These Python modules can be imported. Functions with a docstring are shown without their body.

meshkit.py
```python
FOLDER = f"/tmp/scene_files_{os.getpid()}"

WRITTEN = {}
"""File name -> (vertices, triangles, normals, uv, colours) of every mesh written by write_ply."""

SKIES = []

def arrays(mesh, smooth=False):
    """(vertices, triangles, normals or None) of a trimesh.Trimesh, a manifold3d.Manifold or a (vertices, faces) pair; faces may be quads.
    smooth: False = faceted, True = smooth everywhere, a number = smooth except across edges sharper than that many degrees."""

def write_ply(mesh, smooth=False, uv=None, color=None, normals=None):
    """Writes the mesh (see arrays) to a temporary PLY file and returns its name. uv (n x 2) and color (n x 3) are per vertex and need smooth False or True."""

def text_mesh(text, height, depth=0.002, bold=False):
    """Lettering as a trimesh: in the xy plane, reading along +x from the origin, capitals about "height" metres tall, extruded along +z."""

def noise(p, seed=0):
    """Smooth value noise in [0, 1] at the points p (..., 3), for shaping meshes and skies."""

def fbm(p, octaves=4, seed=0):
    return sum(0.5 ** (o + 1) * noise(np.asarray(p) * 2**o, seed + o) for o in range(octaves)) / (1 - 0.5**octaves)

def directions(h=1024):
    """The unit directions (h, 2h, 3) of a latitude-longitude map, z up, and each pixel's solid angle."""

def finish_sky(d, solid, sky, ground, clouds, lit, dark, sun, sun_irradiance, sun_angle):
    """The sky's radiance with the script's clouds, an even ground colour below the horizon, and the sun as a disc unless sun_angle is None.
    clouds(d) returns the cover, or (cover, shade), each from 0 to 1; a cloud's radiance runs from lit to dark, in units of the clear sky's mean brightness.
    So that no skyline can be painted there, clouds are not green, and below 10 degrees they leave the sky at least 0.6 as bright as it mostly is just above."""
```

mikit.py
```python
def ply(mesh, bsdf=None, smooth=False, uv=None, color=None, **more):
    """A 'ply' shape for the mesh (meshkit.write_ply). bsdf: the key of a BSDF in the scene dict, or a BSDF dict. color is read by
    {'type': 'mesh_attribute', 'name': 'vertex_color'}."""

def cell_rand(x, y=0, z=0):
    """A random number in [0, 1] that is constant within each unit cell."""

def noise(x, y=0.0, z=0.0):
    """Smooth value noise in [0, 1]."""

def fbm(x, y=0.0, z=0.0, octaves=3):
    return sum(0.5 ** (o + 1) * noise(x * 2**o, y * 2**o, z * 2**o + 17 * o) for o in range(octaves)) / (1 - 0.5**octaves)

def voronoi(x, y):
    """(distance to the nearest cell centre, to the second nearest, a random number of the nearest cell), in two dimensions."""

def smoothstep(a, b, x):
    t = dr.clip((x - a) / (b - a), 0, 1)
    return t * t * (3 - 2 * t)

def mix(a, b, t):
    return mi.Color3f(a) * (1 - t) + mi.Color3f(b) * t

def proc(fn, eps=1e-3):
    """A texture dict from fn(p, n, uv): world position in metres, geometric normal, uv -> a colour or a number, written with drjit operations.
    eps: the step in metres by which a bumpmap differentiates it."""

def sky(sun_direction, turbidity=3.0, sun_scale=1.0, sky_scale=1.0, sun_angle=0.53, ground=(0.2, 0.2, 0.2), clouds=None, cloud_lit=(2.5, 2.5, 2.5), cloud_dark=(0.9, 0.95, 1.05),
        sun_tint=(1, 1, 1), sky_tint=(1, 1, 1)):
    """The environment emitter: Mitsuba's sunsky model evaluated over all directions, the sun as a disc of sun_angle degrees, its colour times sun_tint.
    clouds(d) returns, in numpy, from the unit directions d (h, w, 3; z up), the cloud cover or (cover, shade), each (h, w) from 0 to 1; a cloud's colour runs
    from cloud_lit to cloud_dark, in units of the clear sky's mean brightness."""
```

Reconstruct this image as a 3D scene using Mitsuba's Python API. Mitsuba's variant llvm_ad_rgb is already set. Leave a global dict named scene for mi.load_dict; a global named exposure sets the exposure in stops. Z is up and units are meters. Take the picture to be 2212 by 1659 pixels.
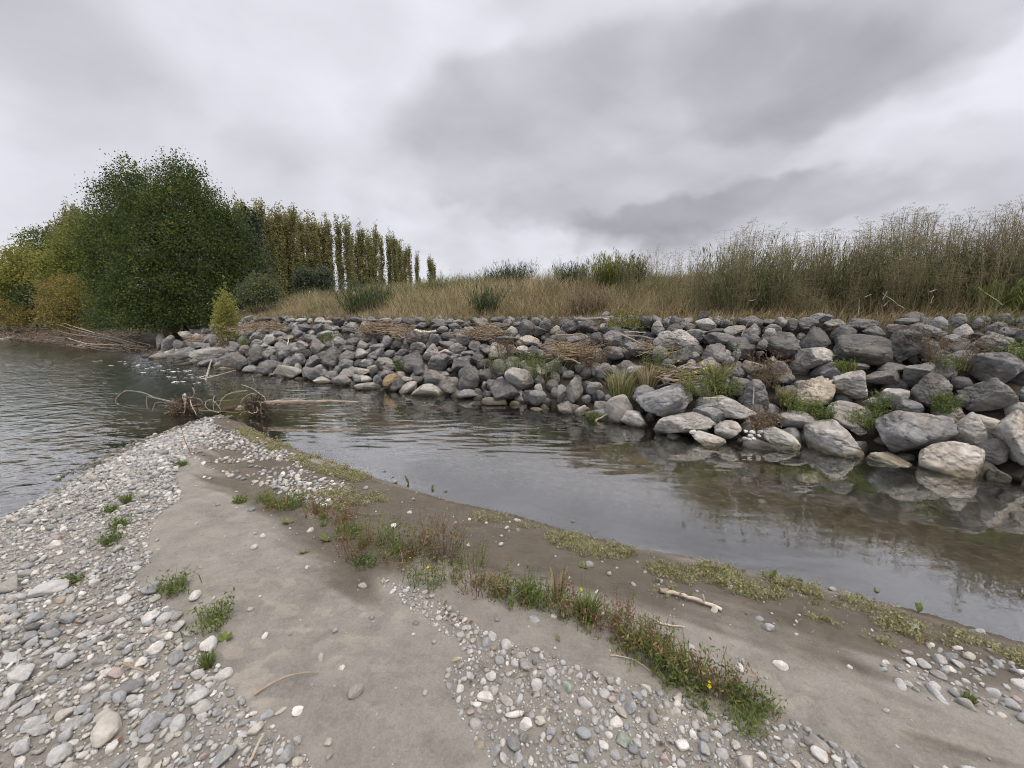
import math, numpy as np, trimesh, shapely, drjit as dr, mitsuba as mi, mikit, meshkit

T = mi.ScalarTransform4f
scene, labels = {}, {}
# ---------------------------------------------------------------- camera, sky, exposure
F, EYE, HORIZON = 850.0, 1.75, 685.0            # focal length and horizon row in pixels of a 2212 x 1659 picture, eye height over the water
PITCH = math.atan((829.5 - HORIZON) / F)
CP, SP = math.cos(PITCH), math.sin(PITCH)
scene['camera'] = {'type': 'perspective', 'fov': 2 * math.degrees(math.atan(1106 / F)), 'fov_axis': 'x', 'near_clip': 0.05, 'far_clip': 3000.0,
                   'to_world': T().look_at([0, 0, EYE], [0, CP, EYE - SP], [0, 0, 1])}
exposure = 2.5


def clouds(d):
    """A closed overcast: brighter towards the zenith, with one dark bank of cloud and softer lumps."""
    az = np.degrees(np.arctan2(d[..., 0], d[..., 1]))
    el = np.degrees(np.arcsin(np.clip(d[..., 2], 0, 1)))
    q = d[..., :2] / (d[..., 2:3] + 0.42)
    q = np.concatenate([q, 0 * q[..., :1]], -1)
    w = 0.75 * (meshkit.fbm(q * 2.1 + 3, 4, 5)[..., None] - 0.5)
    n = meshkit.fbm(q * [1.7, 2.3, 1] + w * .8 + 11.3, 5, 2) - .5
    fine = meshkit.fbm(q * [5.0, 6.0, 1] + w * 1.5, 6, 8) - .5
    wob = 16 * (meshkit.fbm(q * 3.3 + 7.1, 5, 21) - 0.5)
    wob2 = 12 * (meshkit.fbm(q * 3.9 + 1.7, 5, 33) - 0.5)

    def blob(a, e, ra, re, k, edge=0.35, tilt=0.0):
        da, de = az - a + wob, el - e + wob2
        r = np.hypot((da + tilt * de) / ra, (de - tilt * 0.3 * da) / re)
        t = np.clip((1 + edge - r) / (2 * edge), 0, 1)
        return k * t * t * (3 - 2 * t)
    dark = blob(16, 22, 30, 11, .135, .12, -.22) + blob(2, 29, 13, 8, .05, .25) + blob(38, 27, 20, 8, .11, .15) + blob(26, 12.5, 19, 4, .12, .15) + blob(-62, 38, 26, 14, .09) + blob(52, 36, 16, 7, .09, .3) + blob(43, 10.5, 10, 3.2, .05) + blob(-4, 40, 14, 5, .07) + blob(-45, 22, 14, 7, .04)
    light = blob(-8, 34, 8, 5, .08) + blob(45, 18.5, 10, 2.6, .16, .5, .6) + blob(-24, 30, 13, 12, .07) + blob(0, 9.0, 22, 3.0, .07) + blob(17, 42, 9, 5, .10)
    zen = np.clip((el - 28) / 48, 0, 1)
    L = 1.19 * (1 + .80 * zen * zen * (3 - 2 * zen)) * (1 + .30 * n + .36 * fine - 1.45 * dark + 1.2 * light)
    return np.ones_like(L), (3.4 - L) / (3.4 - .4)


scene['sky'] = mikit.sky([0.25, -0.35, 0.85], turbidity=4, sun_scale=0.26, sun_angle=30, clouds=clouds, cloud_lit=(3.31, 3.33, 3.59), cloud_dark=(0.39, 0.40, 0.44), ground=(0.12, 0.12, 0.1))


# ---------------------------------------------------------------- from a place in the photograph to a place in the world
def ray(u, v):
    a, b = (np.asarray(u, float) - 1106) / F, (829.5 - np.asarray(v, float)) / F
    return np.stack(np.broadcast_arrays(a, CP + b * SP, b * CP - SP), -1)


def flat(u, v, z=0.0):
    d = ray(u, v)
    return np.array([0, 0, EYE]) + d * ((z - EYE) / d[..., 2:3])


# ---------------------------------------------------------------- colours: every mesh carries a palette number and a brightness in its uv
PAL = dict(
    dark=(.120, .119, .118), mid=(.206, .209, .214), light=(.34, .333, .318), pale=(.38, .37, .35), blue=(.21, .213, .217), brown=(.19, .183, .175), purple=(.165, .16, .16), tan=(.262, .255, .24), orange=(.31, .245, .15),
    white=(.58, .575, .56), ash=(.405, .41, .415), slate=(.285, .298, .312), cream=(.44, .42, .38), rust=(.31, .275, .225), green=(.25, .31, .27), rose=(.37, .31, .30),
    leafdark=(.078, .115, .05), leaf=(.122, .168, .05), leafolive=(.215, .24, .075), leafgrey=(.14, .165, .12), leafyellow=(.32, .32, .10), leaforange=(.31, .25, .09), leafrust=(.245, .205, .085), willow=(.36, .365, .12),
    poplar=(.315, .295, .14), poplarg=(.265, .28, .13), conifer=(.040, .058, .046), straw=(.47, .40, .25), strawpale=(.58, .51, .35), strawbrown=(.33, .26, .155), grassgreen=(.22, .25, .095), sage=(.24, .26, .15),
    herb=(.225, .28, .10), herbdark=(.14, .19, .07), red=(.26, .125, .085), redbrown=(.32, .195, .115), cress=(.47, .47, .27), cressdull=(.36, .32, .21), flower=(.85, .72, .02), pink=(.6, .3, .4), deadleaf=(.45, .30, .14),
    bark=(.13, .105, .08), wood=(.40, .34, .27), woodpale=(.56, .50, .42), wooddark=(.10, .075, .055), woodgrey=(.27, .25, .235), twig=(.25, .185, .13), twigpale=(.34, .28, .21), fennel=(.275, .265, .15), fennelg=(.215, .24, .14), fennelstem=(.37, .34, .23), umbel=(.31, .26, .18), foam=(.85, .87, .88))
NAMES = list(PAL)
ID = {k: i for i, k in enumerate(NAMES)}
PR, PG, PB = (mi.Float(np.array([PAL[k][c] for k in NAMES], np.float32)) for c in range(3))


def pal(uv):
    i = mi.UInt32(dr.clip(uv.x, 0, len(NAMES) - 1))
    return mi.Color3f(dr.gather(mi.Float, PR, i), dr.gather(mi.Float, PG, i), dr.gather(mi.Float, PB, i)) * uv.y


def f_leaf(p, n, uv):
    return pal(uv)


def f_boulder(p, n, uv):
    k = uv.x * 7.3
    big = mikit.fbm(p.x * 2.2 + k, p.y * 2.2, p.z * 2.6, 3)
    strata = mikit.fbm(p.x * 3 + k, p.y * 3, p.z * 17 + p.x * 5, 3)
    grain = mikit.fbm(p.x * 24, p.y * 24, p.z * 24, 4)
    lich = mikit.smoothstep(.57, .69, mikit.fbm(p.x * 6.5, p.y * 6.5, p.z * 6.5 + k, 4))
    stain = mikit.smoothstep(.53, .70, mikit.fbm(p.x * 3.1 + 5, p.y * 3.1, p.z * 1.6 + k, 3))
    warm = mikit.smoothstep(.55, .72, mikit.fbm(p.x * 1.7 + 9, p.y * 1.7 + k, p.z * 2.1, 2))
    c = pal(uv) * (0.28 + 0.52 * big + 0.16 * strata + 0.74 * grain)
    c = mikit.mix(c, c * mi.Color3f(1.16, 1.04, .90), 0.6 * warm)
    c = mikit.mix(c, c * 1.55 + 0.02, 0.55 * lich)
    c = mikit.mix(c, c * 0.55, 0.6 * stain)
    wet = 1 - mikit.smoothstep(0.03, 0.13, p.z + 0.07 * (mikit.noise(p.x * 5, p.y * 5) - .5))
    return mikit.mix(c, c * mi.Color3f(.42, .41, .34), wet)


def b_boulder(p, n, uv):
    a = mikit.fbm(p.x * 5, p.y * 5, p.z * 7, 4)
    s = mikit.fbm(p.x * 4, p.y * 4, p.z * 22 + p.x * 7, 3)
    g = mikit.fbm(p.x * 45, p.y * 45, p.z * 45, 3)
    crack = mikit.smoothstep(0.0, 0.035, dr.abs(mikit.fbm(p.x * 2.3 + 4, p.y * 2.3, p.z * 3.1, 3) - .5))
    return 0.100 * a + 0.016 * s + 0.022 * g + 0.016 * crack


def f_cobble(p, n, uv):
    k = uv.y * 91
    big = mikit.fbm(p.x * 28 + k, p.y * 28, p.z * 34, 3)
    grain = mikit.noise(p.x * 260, p.y * 260, p.z * 260)
    vein = 1 - mikit.smoothstep(.006, .03, dr.abs(mikit.fbm(p.x * 15 + k, p.y * 15 + k, p.z * 15, 2) - .5))
    c = pal(uv) * (0.60 + 0.55 * big + 0.26 * grain)
    c = mikit.mix(c, mi.Color3f(.66, .65, .62), vein * 0.16)
    dust = mikit.smoothstep(.56, .70, mikit.fbm(p.x * 40, p.y * 40 + k, p.z * 40, 2))
    c = mikit.mix(c, mi.Color3f(.36, .33, .28), 0.35 * dust)
    wet = 1 - mikit.smoothstep(0.005, 0.05, p.z)
    return mikit.mix(c, c * mi.Color3f(.42, .40, .34), wet)


def b_cobble(p, n, uv):
    return 0.010 * mikit.fbm(p.x * 38, p.y * 38, p.z * 38, 3) + 0.0012 * mikit.noise(p.x * 240, p.y * 240, p.z * 240)


def f_wood(p, n, uv):
    g = mikit.fbm(p.x * 22, p.y * 22, p.z * 22, 3)
    f = mikit.noise(p.x * 90, p.y * 90, p.z * 90)
    return pal(uv) * (0.55 + 0.65 * g + 0.25 * f)


E_S, E_N = np.array([.87, -.49]), np.array([.49, .87])


def damp_at(p, uv):
    a, b = p.x * float(E_S[0]) + p.y * float(E_S[1]), p.x * float(E_N[0]) + p.y * float(E_N[1])
    big = mikit.fbm(p.x * 1.3 + 3, p.y * 1.3, 0, 3)
    streak = mikit.fbm(a * .7 + 2, b * 5.5 + .8 * mikit.noise(a * 1.6, b * 1.2), 0, 3)
    rill = 1 - mikit.smoothstep(.01, .075, dr.abs(mikit.fbm(a * .45 + 7, b * 3.1 + .6 * mikit.noise(a * 1.1, b * .9), 0, 2) - .5))
    rill = rill * mikit.smoothstep(.6, 1.4, p.x) * mikit.smoothstep(-1.6, -.2, uv.y) * mikit.noise(a * 1.7 + 5, b * 6)
    return dr.maximum(mikit.smoothstep(-.10, .16, uv.y + .30 * (big - .5) + .75 * (streak - .5)), .95 * rill)


def f_ground(p, n, uv):
    fine = mikit.noise(p.x * 420, p.y * 420, 0)
    mid = mikit.fbm(p.x * 9, p.y * 9, 0, 4)
    grit = mikit.noise(p.x * 150, p.y * 150, 0)
    damp = damp_at(p, uv)
    dry = mi.Color3f(.226, .215, .196)
    wet = mi.Color3f(.106, .093, .077)
    sq = mikit.fbm(p.x * 11 + 2.0 * mikit.fbm(p.x * 9, p.y * 9, 0, 2), p.y * 15, 0, 4)
    silt = mikit.smoothstep(.55, .66, sq) * mikit.smoothstep(.40, .60, mikit.fbm(p.x * 2.6 + 8, p.y * 2.6, 0, 2)) * mikit.smoothstep(.14, .22, p.z) * (1 - mikit.smoothstep(2.2, 3.2, p.y))
    sand = mikit.mix(mikit.mix(dry, mi.Color3f(.31, .285, .245), .55 * silt), wet, damp)
    pock = mikit.smoothstep(.54, .70, mikit.fbm(p.x * 23, p.y * 31, 0, 3))
    sand = sand * (.58 + .46 * mid + .24 * fine + .20 * grit) * (1 - .10 * pock)
    soak = 1 - mikit.smoothstep(-.01, .035, p.z)
    sand = mikit.mix(sand, sand * mi.Color3f(.66, .64, .6), soak)
    # river bed: brown pebbles in the shallows, dimming of deeper water painted on further out
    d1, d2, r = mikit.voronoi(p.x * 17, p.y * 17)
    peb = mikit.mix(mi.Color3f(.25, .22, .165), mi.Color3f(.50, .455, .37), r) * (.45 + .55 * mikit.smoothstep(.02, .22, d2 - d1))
    deep_tint = mikit.mix(mi.Color3f(.062, .082, .036), mi.Color3f(.155, .172, .088), mikit.fbm(p.x * 4, p.y * 4, 0, 4))
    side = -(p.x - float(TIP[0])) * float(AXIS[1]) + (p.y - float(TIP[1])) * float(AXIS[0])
    deep_tint = mikit.mix(deep_tint, mikit.mix(mi.Color3f(.15, .19, .175), mi.Color3f(.29, .33, .31), mikit.fbm(p.x * 3, p.y * 3, 0, 4)), mikit.smoothstep(-.6, .8, side))
    bed = mikit.mix(peb, deep_tint, mikit.smoothstep(.16, .50, -p.z + .25 * (mikit.fbm(p.x * 1.3, p.y * 1.3, 0, 3) - .5)))
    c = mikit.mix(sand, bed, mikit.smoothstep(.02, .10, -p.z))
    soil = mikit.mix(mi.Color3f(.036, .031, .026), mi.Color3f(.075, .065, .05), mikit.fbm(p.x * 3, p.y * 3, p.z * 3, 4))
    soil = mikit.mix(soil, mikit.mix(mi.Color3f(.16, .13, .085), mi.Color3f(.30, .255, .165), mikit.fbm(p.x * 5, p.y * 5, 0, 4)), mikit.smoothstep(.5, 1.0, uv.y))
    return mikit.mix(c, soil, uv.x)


def b_ground(p, n, uv):
    rip = mikit.noise(p.x * 9 + 2.5 * mikit.noise(p.x * 3, p.y * 3), p.y * 30 + 2.0 * mikit.noise(p.x * 4, p.y * 4))
    return 0.012 * mikit.fbm(p.x * 11, p.y * 11, 0, 4) + 0.0065 * rip + 0.0012 * mikit.noise(p.x * 170, p.y * 170) + .0007 * mikit.noise(p.x * 420, p.y * 420)


TIP, UPS = flat(455, 906)[:2], flat(585, 812)[:2]
AXIS = (UPS - TIP) / np.linalg.norm(UPS - TIP)


def bump(b, t, eps=.004):
    return {'type': 'bumpmap', 'bsdf': b, 'tex': mikit.proc(t, eps=eps), 'scale': 1.0}


scene['boulder_stone'] = bump({'type': 'principled', 'base_color': mikit.proc(f_boulder), 'roughness': .82, 'specular': .35}, b_boulder, .006)
scene['cobble_stone'] = bump({'type': 'principled', 'base_color': mikit.proc(f_cobble), 'roughness': .74, 'specular': .4}, b_cobble, .0015)
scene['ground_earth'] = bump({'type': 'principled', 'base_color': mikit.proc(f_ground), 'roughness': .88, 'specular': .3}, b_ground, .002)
scene['leaf_tissue'] = {'type': 'principledthin', 'base_color': mikit.proc(f_leaf), 'roughness': .55, 'diff_trans': .95, 'spec_trans': 0.0}
scene['dead_wood'] = {'type': 'principled', 'base_color': mikit.proc(f_wood), 'roughness': .85, 'specular': .3}
scene['foam_white'] = {'type': 'twosided', 'bsdf': {'type': 'principled', 'base_color': mikit.proc(f_leaf), 'roughness': .9}}


S = 4032 / 2212                                 # pixels of the full photograph per layout pixel

WATERLINE = np.array([(0, 733), (60, 738), (120, 743), (200, 752), (260, 759), (315, 766), (335, 772), (420, 790), (520, 805), (620, 822), (700, 832), (800, 845), (900, 855), (1000, 865), (1100, 880), (1200, 895), (1300, 910), (1420, 945),
                      (1500, 965), (1600, 968), (1740, 972), (1880, 990), (2000, 1012), (2140, 1040), (2212, 1062)], float)
wl = flat(WATERLINE[:, 0], WATERLINE[:, 1])[:, :2]
i_tip = 5
wl = np.vstack([[-230, 130], [-90, 62], wl, wl[-1] + [1.6, -0.75], wl[-1] + [6, -4.5], [40, -60]])
i_tip += 2
bank_poly = shapely.Polygon(np.vstack([wl, [900, -60], [900, 900], [-230, 900]]))
BAR = np.array([(0, 1122), (60, 1092), (150, 1042), (250, 988), (330, 952), (400, 926), (450, 907), (480, 902), (520, 913), (580, 948), (650, 975), (720, 1000), (800, 1030), (900, 1060), (980, 1085), (1100, 1110), (1200, 1140), (1300, 1165), (1400, 1190),
                (1500, 1207), (1650, 1242), (1800, 1277), (1900, 1302), (2000, 1327), (2100, 1357), (2212, 1392)], float)
br = flat(BAR[:, 0], BAR[:, 1])[:, :2]
br = np.vstack([[-34, -40], [-7.5, -3.0], br, br[-1] + [1.0, -0.55], br[-1] + [5, -4], [40, -40]])
bar_poly = shapely.Polygon(br)


def polyline_distance(P, L):
    best, arc = np.full(len(P), 1e9), np.zeros(len(P))
    s = 0.0
    for a, b in zip(L[:-1], L[1:]):
        ab = b - a
        n = np.linalg.norm(ab)
        t = np.clip(((P - a) @ ab) / n ** 2, 0, 1)
        d = np.linalg.norm(P - a - t[:, None] * ab, axis=1)
        m = d < best
        best[m], arc[m] = d[m], (s + t * n)[m]
        s += n
    return best, arc


S_TIP = np.linalg.norm(np.diff(wl[:i_tip + 1], axis=0), axis=1).sum()
smooth = lambda a, b, x: (lambda t: t * t * (3 - 2 * t))(np.clip((x - a) / (b - a), 0, 1))


def bank_distance(P):
    d, arc = polyline_distance(P, wl)
    return np.where(shapely.contains_xy(bank_poly, P[:, 0], P[:, 1]), d, -d), arc


def bar_distance(P):
    d, _ = polyline_distance(P, np.vstack([br, br[:1]]))
    return np.where(shapely.contains_xy(bar_poly, P[:, 0], P[:, 1]), d, -d)


def height(P):
    """Ground height over the water at P (n, 2)."""
    P = np.asarray(P, float).reshape(-1, 2)
    P3 = np.c_[P, np.zeros(len(P))]
    db = bar_distance(P)
    dk, arc = bank_distance(P)
    n1, n2 = meshkit.fbm(P3 * 0.8, 3, 4) - .5, meshkit.fbm(P3 * 3.1, 3, 9) - .5
    zb = 0.34 * (1 - np.exp(-np.maximum(db, 0) / 1.15)) + np.where(db > 0, 1, 0) * smooth(0, .5, db) * (0.09 * n1 + 0.022 * n2)
    rev = smooth(-1.0, 1.5, arc - S_TIP)
    zr = np.minimum(-0.30 + 0.62 * dk, 1.62) + 1.15 * smooth(3.4, 9.5, dk) - 0.9 * smooth(14, 40, dk)
    zl = np.minimum(-0.10 + 0.45 * dk, 0.75) + 1.0 * smooth(3, 16, dk)
    zk = rev * zr + (1 - rev) * zl + smooth(3, 6, dk) * 0.25 * n1
    bed = -np.minimum.reduce([0.075 * np.maximum(-db, 0) * (1 + .35 * np.maximum(-db, 0)), 0.30 + 0.40 * np.maximum(-dk, 0), np.full(len(P), 1.25)]) + 0.05 * n2 * smooth(.2, 1, -db)
    z = np.where(db > 0, zb, np.where(dk > 0, zk, bed))
    far = smooth(140, 200, -P[:, 0]) * (dk < 0)
    return z + far * 2.5


def ground(u, v, lift=0.0):
    """Where the ground is seen at layout pixel (u, v)."""
    d = ray(u, v)
    t = np.geomspace(0.9, 140, 900)
    Q = np.array([0, 0, EYE]) + t[:, None] * d
    g = height(Q[:, :2]) + lift - Q[:, 2]
    k = int(np.argmax(g > 0))
    if g[k] <= 0 or k == 0:
        return Q[-1]
    f = g[k] / (g[k] - g[k - 1])
    return Q[k] * (1 - f) + Q[k - 1] * f


def at_bank(u, dk):
    """The place in the direction of column u that lies dk metres behind the rock bank's waterline."""
    d = ray(u, HORIZON)[:2]
    t = np.geomspace(2, 120, 1500)
    P = t[:, None] * d
    k = int(np.argmax(bank_distance(P)[0] > dk))
    return np.array([*P[k], height(P[k:k + 1])[0]])


def z_at(u, v, y):
    d = ray(u, v)
    return EYE + d[2] * y / d[1]


def x_at(u, y, v=HORIZON):
    d = ray(u, v)
    return d[0] * y / d[1]


# ---------------------------------------------------------------- writing entries
used = {}


def key_for(name):
    n = used.get(name, 0)
    used[name] = n + 1
    return name if n == 0 else f'{name}_{n:03d}'


def put(key, V, Fc, bsdf, col=None, smooth_=False):
    """One entry; col: (palette numbers, brightnesses) per vertex or one for all."""
    V = np.asarray(V, float)
    if col is None:
        uv = None
    else:
        uv = np.column_stack([np.broadcast_to(np.asarray(col[0], float) + .5, len(V)), np.broadcast_to(np.asarray(col[1], float), len(V))])
    scene[key] = mikit.ply((V, np.asarray(Fc)), bsdf, smooth=smooth_, uv=uv)
    return key


def part(key, name):
    k, n = f'{key}__{name}', 0
    while k in scene:
        n += 1
        k = f'{key}__{name}_{n:03d}'
    return k


def tag(key, label, category=None, group=None, kind=None):
    labels[key] = {'label': label}
    if category: labels[key]['category'] = category
    if group: labels[key]['group'] = group
    if kind: labels[key]['kind'] = kind


class Bag:
    """Collects faces with a colour per vertex."""

    def __init__(self):
        self.v, self.f, self.i, self.b, self.n = [], [], [], [], 0

    def add(self, V, Fc, idx, bri=1.0):
        V, Fc = np.asarray(V, float), np.asarray(Fc, int)
        if Fc.shape[1] == 4:
            Fc = np.vstack([Fc[:, [0, 1, 2]], Fc[:, [0, 2, 3]]])
        self.v.append(V)
        self.f.append(Fc + self.n)
        self.i.append(np.broadcast_to(np.asarray(idx, float), len(V)))
        self.b.append(np.broadcast_to(np.asarray(bri, float), len(V)))
        self.n += len(V)

    def put(self, key, bsdf='leaf_tissue', smooth_=False):
        if self.n:
            put(key, np.vstack(self.v), np.vstack(self.f), bsdf, (np.concatenate(self.i), np.concatenate(self.b)), smooth_)
        return key


def unit(v):
    return v / (np.linalg.norm(v, axis=-1, keepdims=True) + 1e-12)


def leaves(bag, rng, C, length, width, idx, bri, along=None, spread=1.0, jitter=.35):
    """Diamond leaves at the points C; along: their preferred direction."""
    n = len(C)
    if n == 0:
        return
    a = unit(rng.normal(size=(n, 3)))
    if along is not None:
        a = unit(np.broadcast_to(along, (n, 3)) + spread * a)
    b = unit(np.cross(a, rng.normal(size=(n, 3))))
    L = (np.broadcast_to(length, n) * rng.uniform(1 - jitter, 1 + jitter, n))[:, None] * .5
    W = (np.broadcast_to(width, n) * rng.uniform(1 - jitter, 1 + jitter, n))[:, None] * .5
    V = np.stack([C - a * L, C + b * W + a * L * .1, C + a * L, C - b * W + a * L * .1], 1).reshape(-1, 3)
    k = np.arange(n)[:, None] * 4
    bag.add(V, np.vstack([k + [0, 1, 2], k + [0, 2, 3]]), np.repeat(np.broadcast_to(idx, n), 4), np.repeat(np.broadcast_to(bri, n), 4))


def blades(bag, rng, B, lean, h, w, idx, bri):
    """Bent grass blades: root points B, horizontal lean vectors, heights h, widths w."""
    n = len(B)
    h, w = np.broadcast_to(h, n)[:, None], np.broadcast_to(w, n)[:, None]
    lean = np.c_[np.broadcast_to(lean, (n, 2)), np.zeros(n)]
    up = np.array([0, 0, 1.0])
    th = rng.uniform(0, 2 * np.pi, n)
    side = np.c_[np.cos(th), np.sin(th), np.zeros(n)] * w * .5
    m = B + up * h * .58 + lean * .30
    V = np.stack([B - side * .8, B + side * .8, m + side, m - side, B + up * h * .97 + lean], 1).reshape(-1, 3)
    k = np.arange(n)[:, None] * 5
    bag.add(V, np.vstack([k + [0, 1, 2], k + [0, 2, 3], k + [3, 2, 4]]), np.repeat(np.broadcast_to(idx, n), 5), np.repeat(np.broadcast_to(bri, n), 5))


def tube(bag, pts, r0, r1, idx, bri=1.0, sides=5, rng=None, rough=0.0, cap=True):
    p = np.asarray(pts, float)
    n = len(p)
    r = np.linspace(r0, r1, n)
    t = unit(np.gradient(p, axis=0))
    a = unit(np.cross(t, np.where(np.abs(t[:, 2:]) < .9, [0, 0, 1.0], [1.0, 0, 0])))
    b = np.cross(t, a)
    ang = np.arange(sides) * 2 * np.pi / sides
    rr = r[:, None] * (1 + (rough * rng.normal(size=(n, sides)) if rng is not None and rough else 0))
    V = (p[:, None] + rr[..., None] * (np.cos(ang)[None, :, None] * a[:, None] + np.sin(ang)[None, :, None] * b[:, None])).reshape(-1, 3)
    i, j = np.meshgrid(np.arange(n - 1), np.arange(sides), indexing='ij')
    q = np.stack([i * sides + j, i * sides + (j + 1) % sides, (i + 1) * sides + (j + 1) % sides, (i + 1) * sides + j], -1).reshape(-1, 4)
    f = np.vstack([q[:, [0, 1, 2]], q[:, [0, 2, 3]]])
    if cap and sides >= 4:
        V = np.vstack([V, p[0], p[-1]])
        j = np.arange(sides)
        f = np.vstack([f, np.stack([j * 0 + n * sides, (j + 1) % sides, j], 1), np.stack([j * 0 + n * sides + 1, (n - 1) * sides + j, (n - 1) * sides + (j + 1) % sides], 1)])
    bag.add(V, f, idx, bri)


def curve(p0, p1, rng, wob=.08, n=7, sag=0.0):
    p0, p1 = np.asarray(p0, float), np.asarray(p1, float)
    t = np.linspace(0, 1, n)[:, None]
    L = np.linalg.norm(p1 - p0)
    w = np.cumsum(rng.normal(size=(n, 3)), 0)
    w = w - w[0] - t * (w[-1] - w[0])
    return p0 + t * (p1 - p0) + wob * L / math.sqrt(n) * w + np.array([0, 0, 1.0]) * sag * L * 4 * t * (1 - t)


# ---------------------------------------------------------------- the ground: one sheet, cut where bar, bed and bank meet
def graded(lo, hi, step, first, last, grow=1.13):
    mid = list(np.arange(lo, hi + 1e-6, step))
    up, s = [hi], step
    while up[-1] < last:
        s *= grow
        up.append(up[-1] + s)
    dn, s = [lo], step
    while dn[-1] > first:
        s *= grow
        dn.append(dn[-1] - s)
    return np.array(dn[:0:-1] + mid + up[1:])


gx, gy = graded(-5.5, 6.5, .05, -900, 900), graded(.4, 8.5, .05, -300, 1500)
X, Y = np.meshgrid(gx, gy)
GP = np.c_[X.ravel(), Y.ravel()]
GZ = height(GP)
nx, ny = len(gx), len(gy)
i, j = np.meshgrid(np.arange(ny - 1), np.arange(nx - 1), indexing='ij')
q = np.stack([i * nx + j, i * nx + j + 1, (i + 1) * nx + j + 1, (i + 1) * nx + j], -1).reshape(-1, 4)
GF = np.vstack([q[:, [0, 1, 2]], q[:, [0, 2, 3]]])
gdk = bank_distance(GP)[0]
GV = np.c_[GP, GZ]
cen = GV[GF].mean(1)
DL = [(395, 940), (420, 1000), (470, 1040), (560, 1088), (612, 1118), (640, 1165), (715, 1215), (800, 1258), (850, 1240), (900, 1222), (1000, 1235), (1180, 1275), (1320, 1300), (1480, 1325), (1660, 1370), (1850, 1430), (2000, 1480), (2212, 1545), (2500, 1620)]
DAMP = shapely.Polygon(np.vstack([[ground(u, v)[:2] for u, v in DL], [[7, -.5]], flat(np.array([2300, 2212, 1900, 1500, 1100, 800, 650, 520, 440]), np.array([1400, 1380, 1285, 1190, 1095, 1020, 962, 900, 890]))[:, :2]])).buffer(0)
onbar, onbank = shapely.contains_xy(bar_poly, cen[:, 0], cen[:, 1]), gdk[GF].mean(1) > 0
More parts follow.
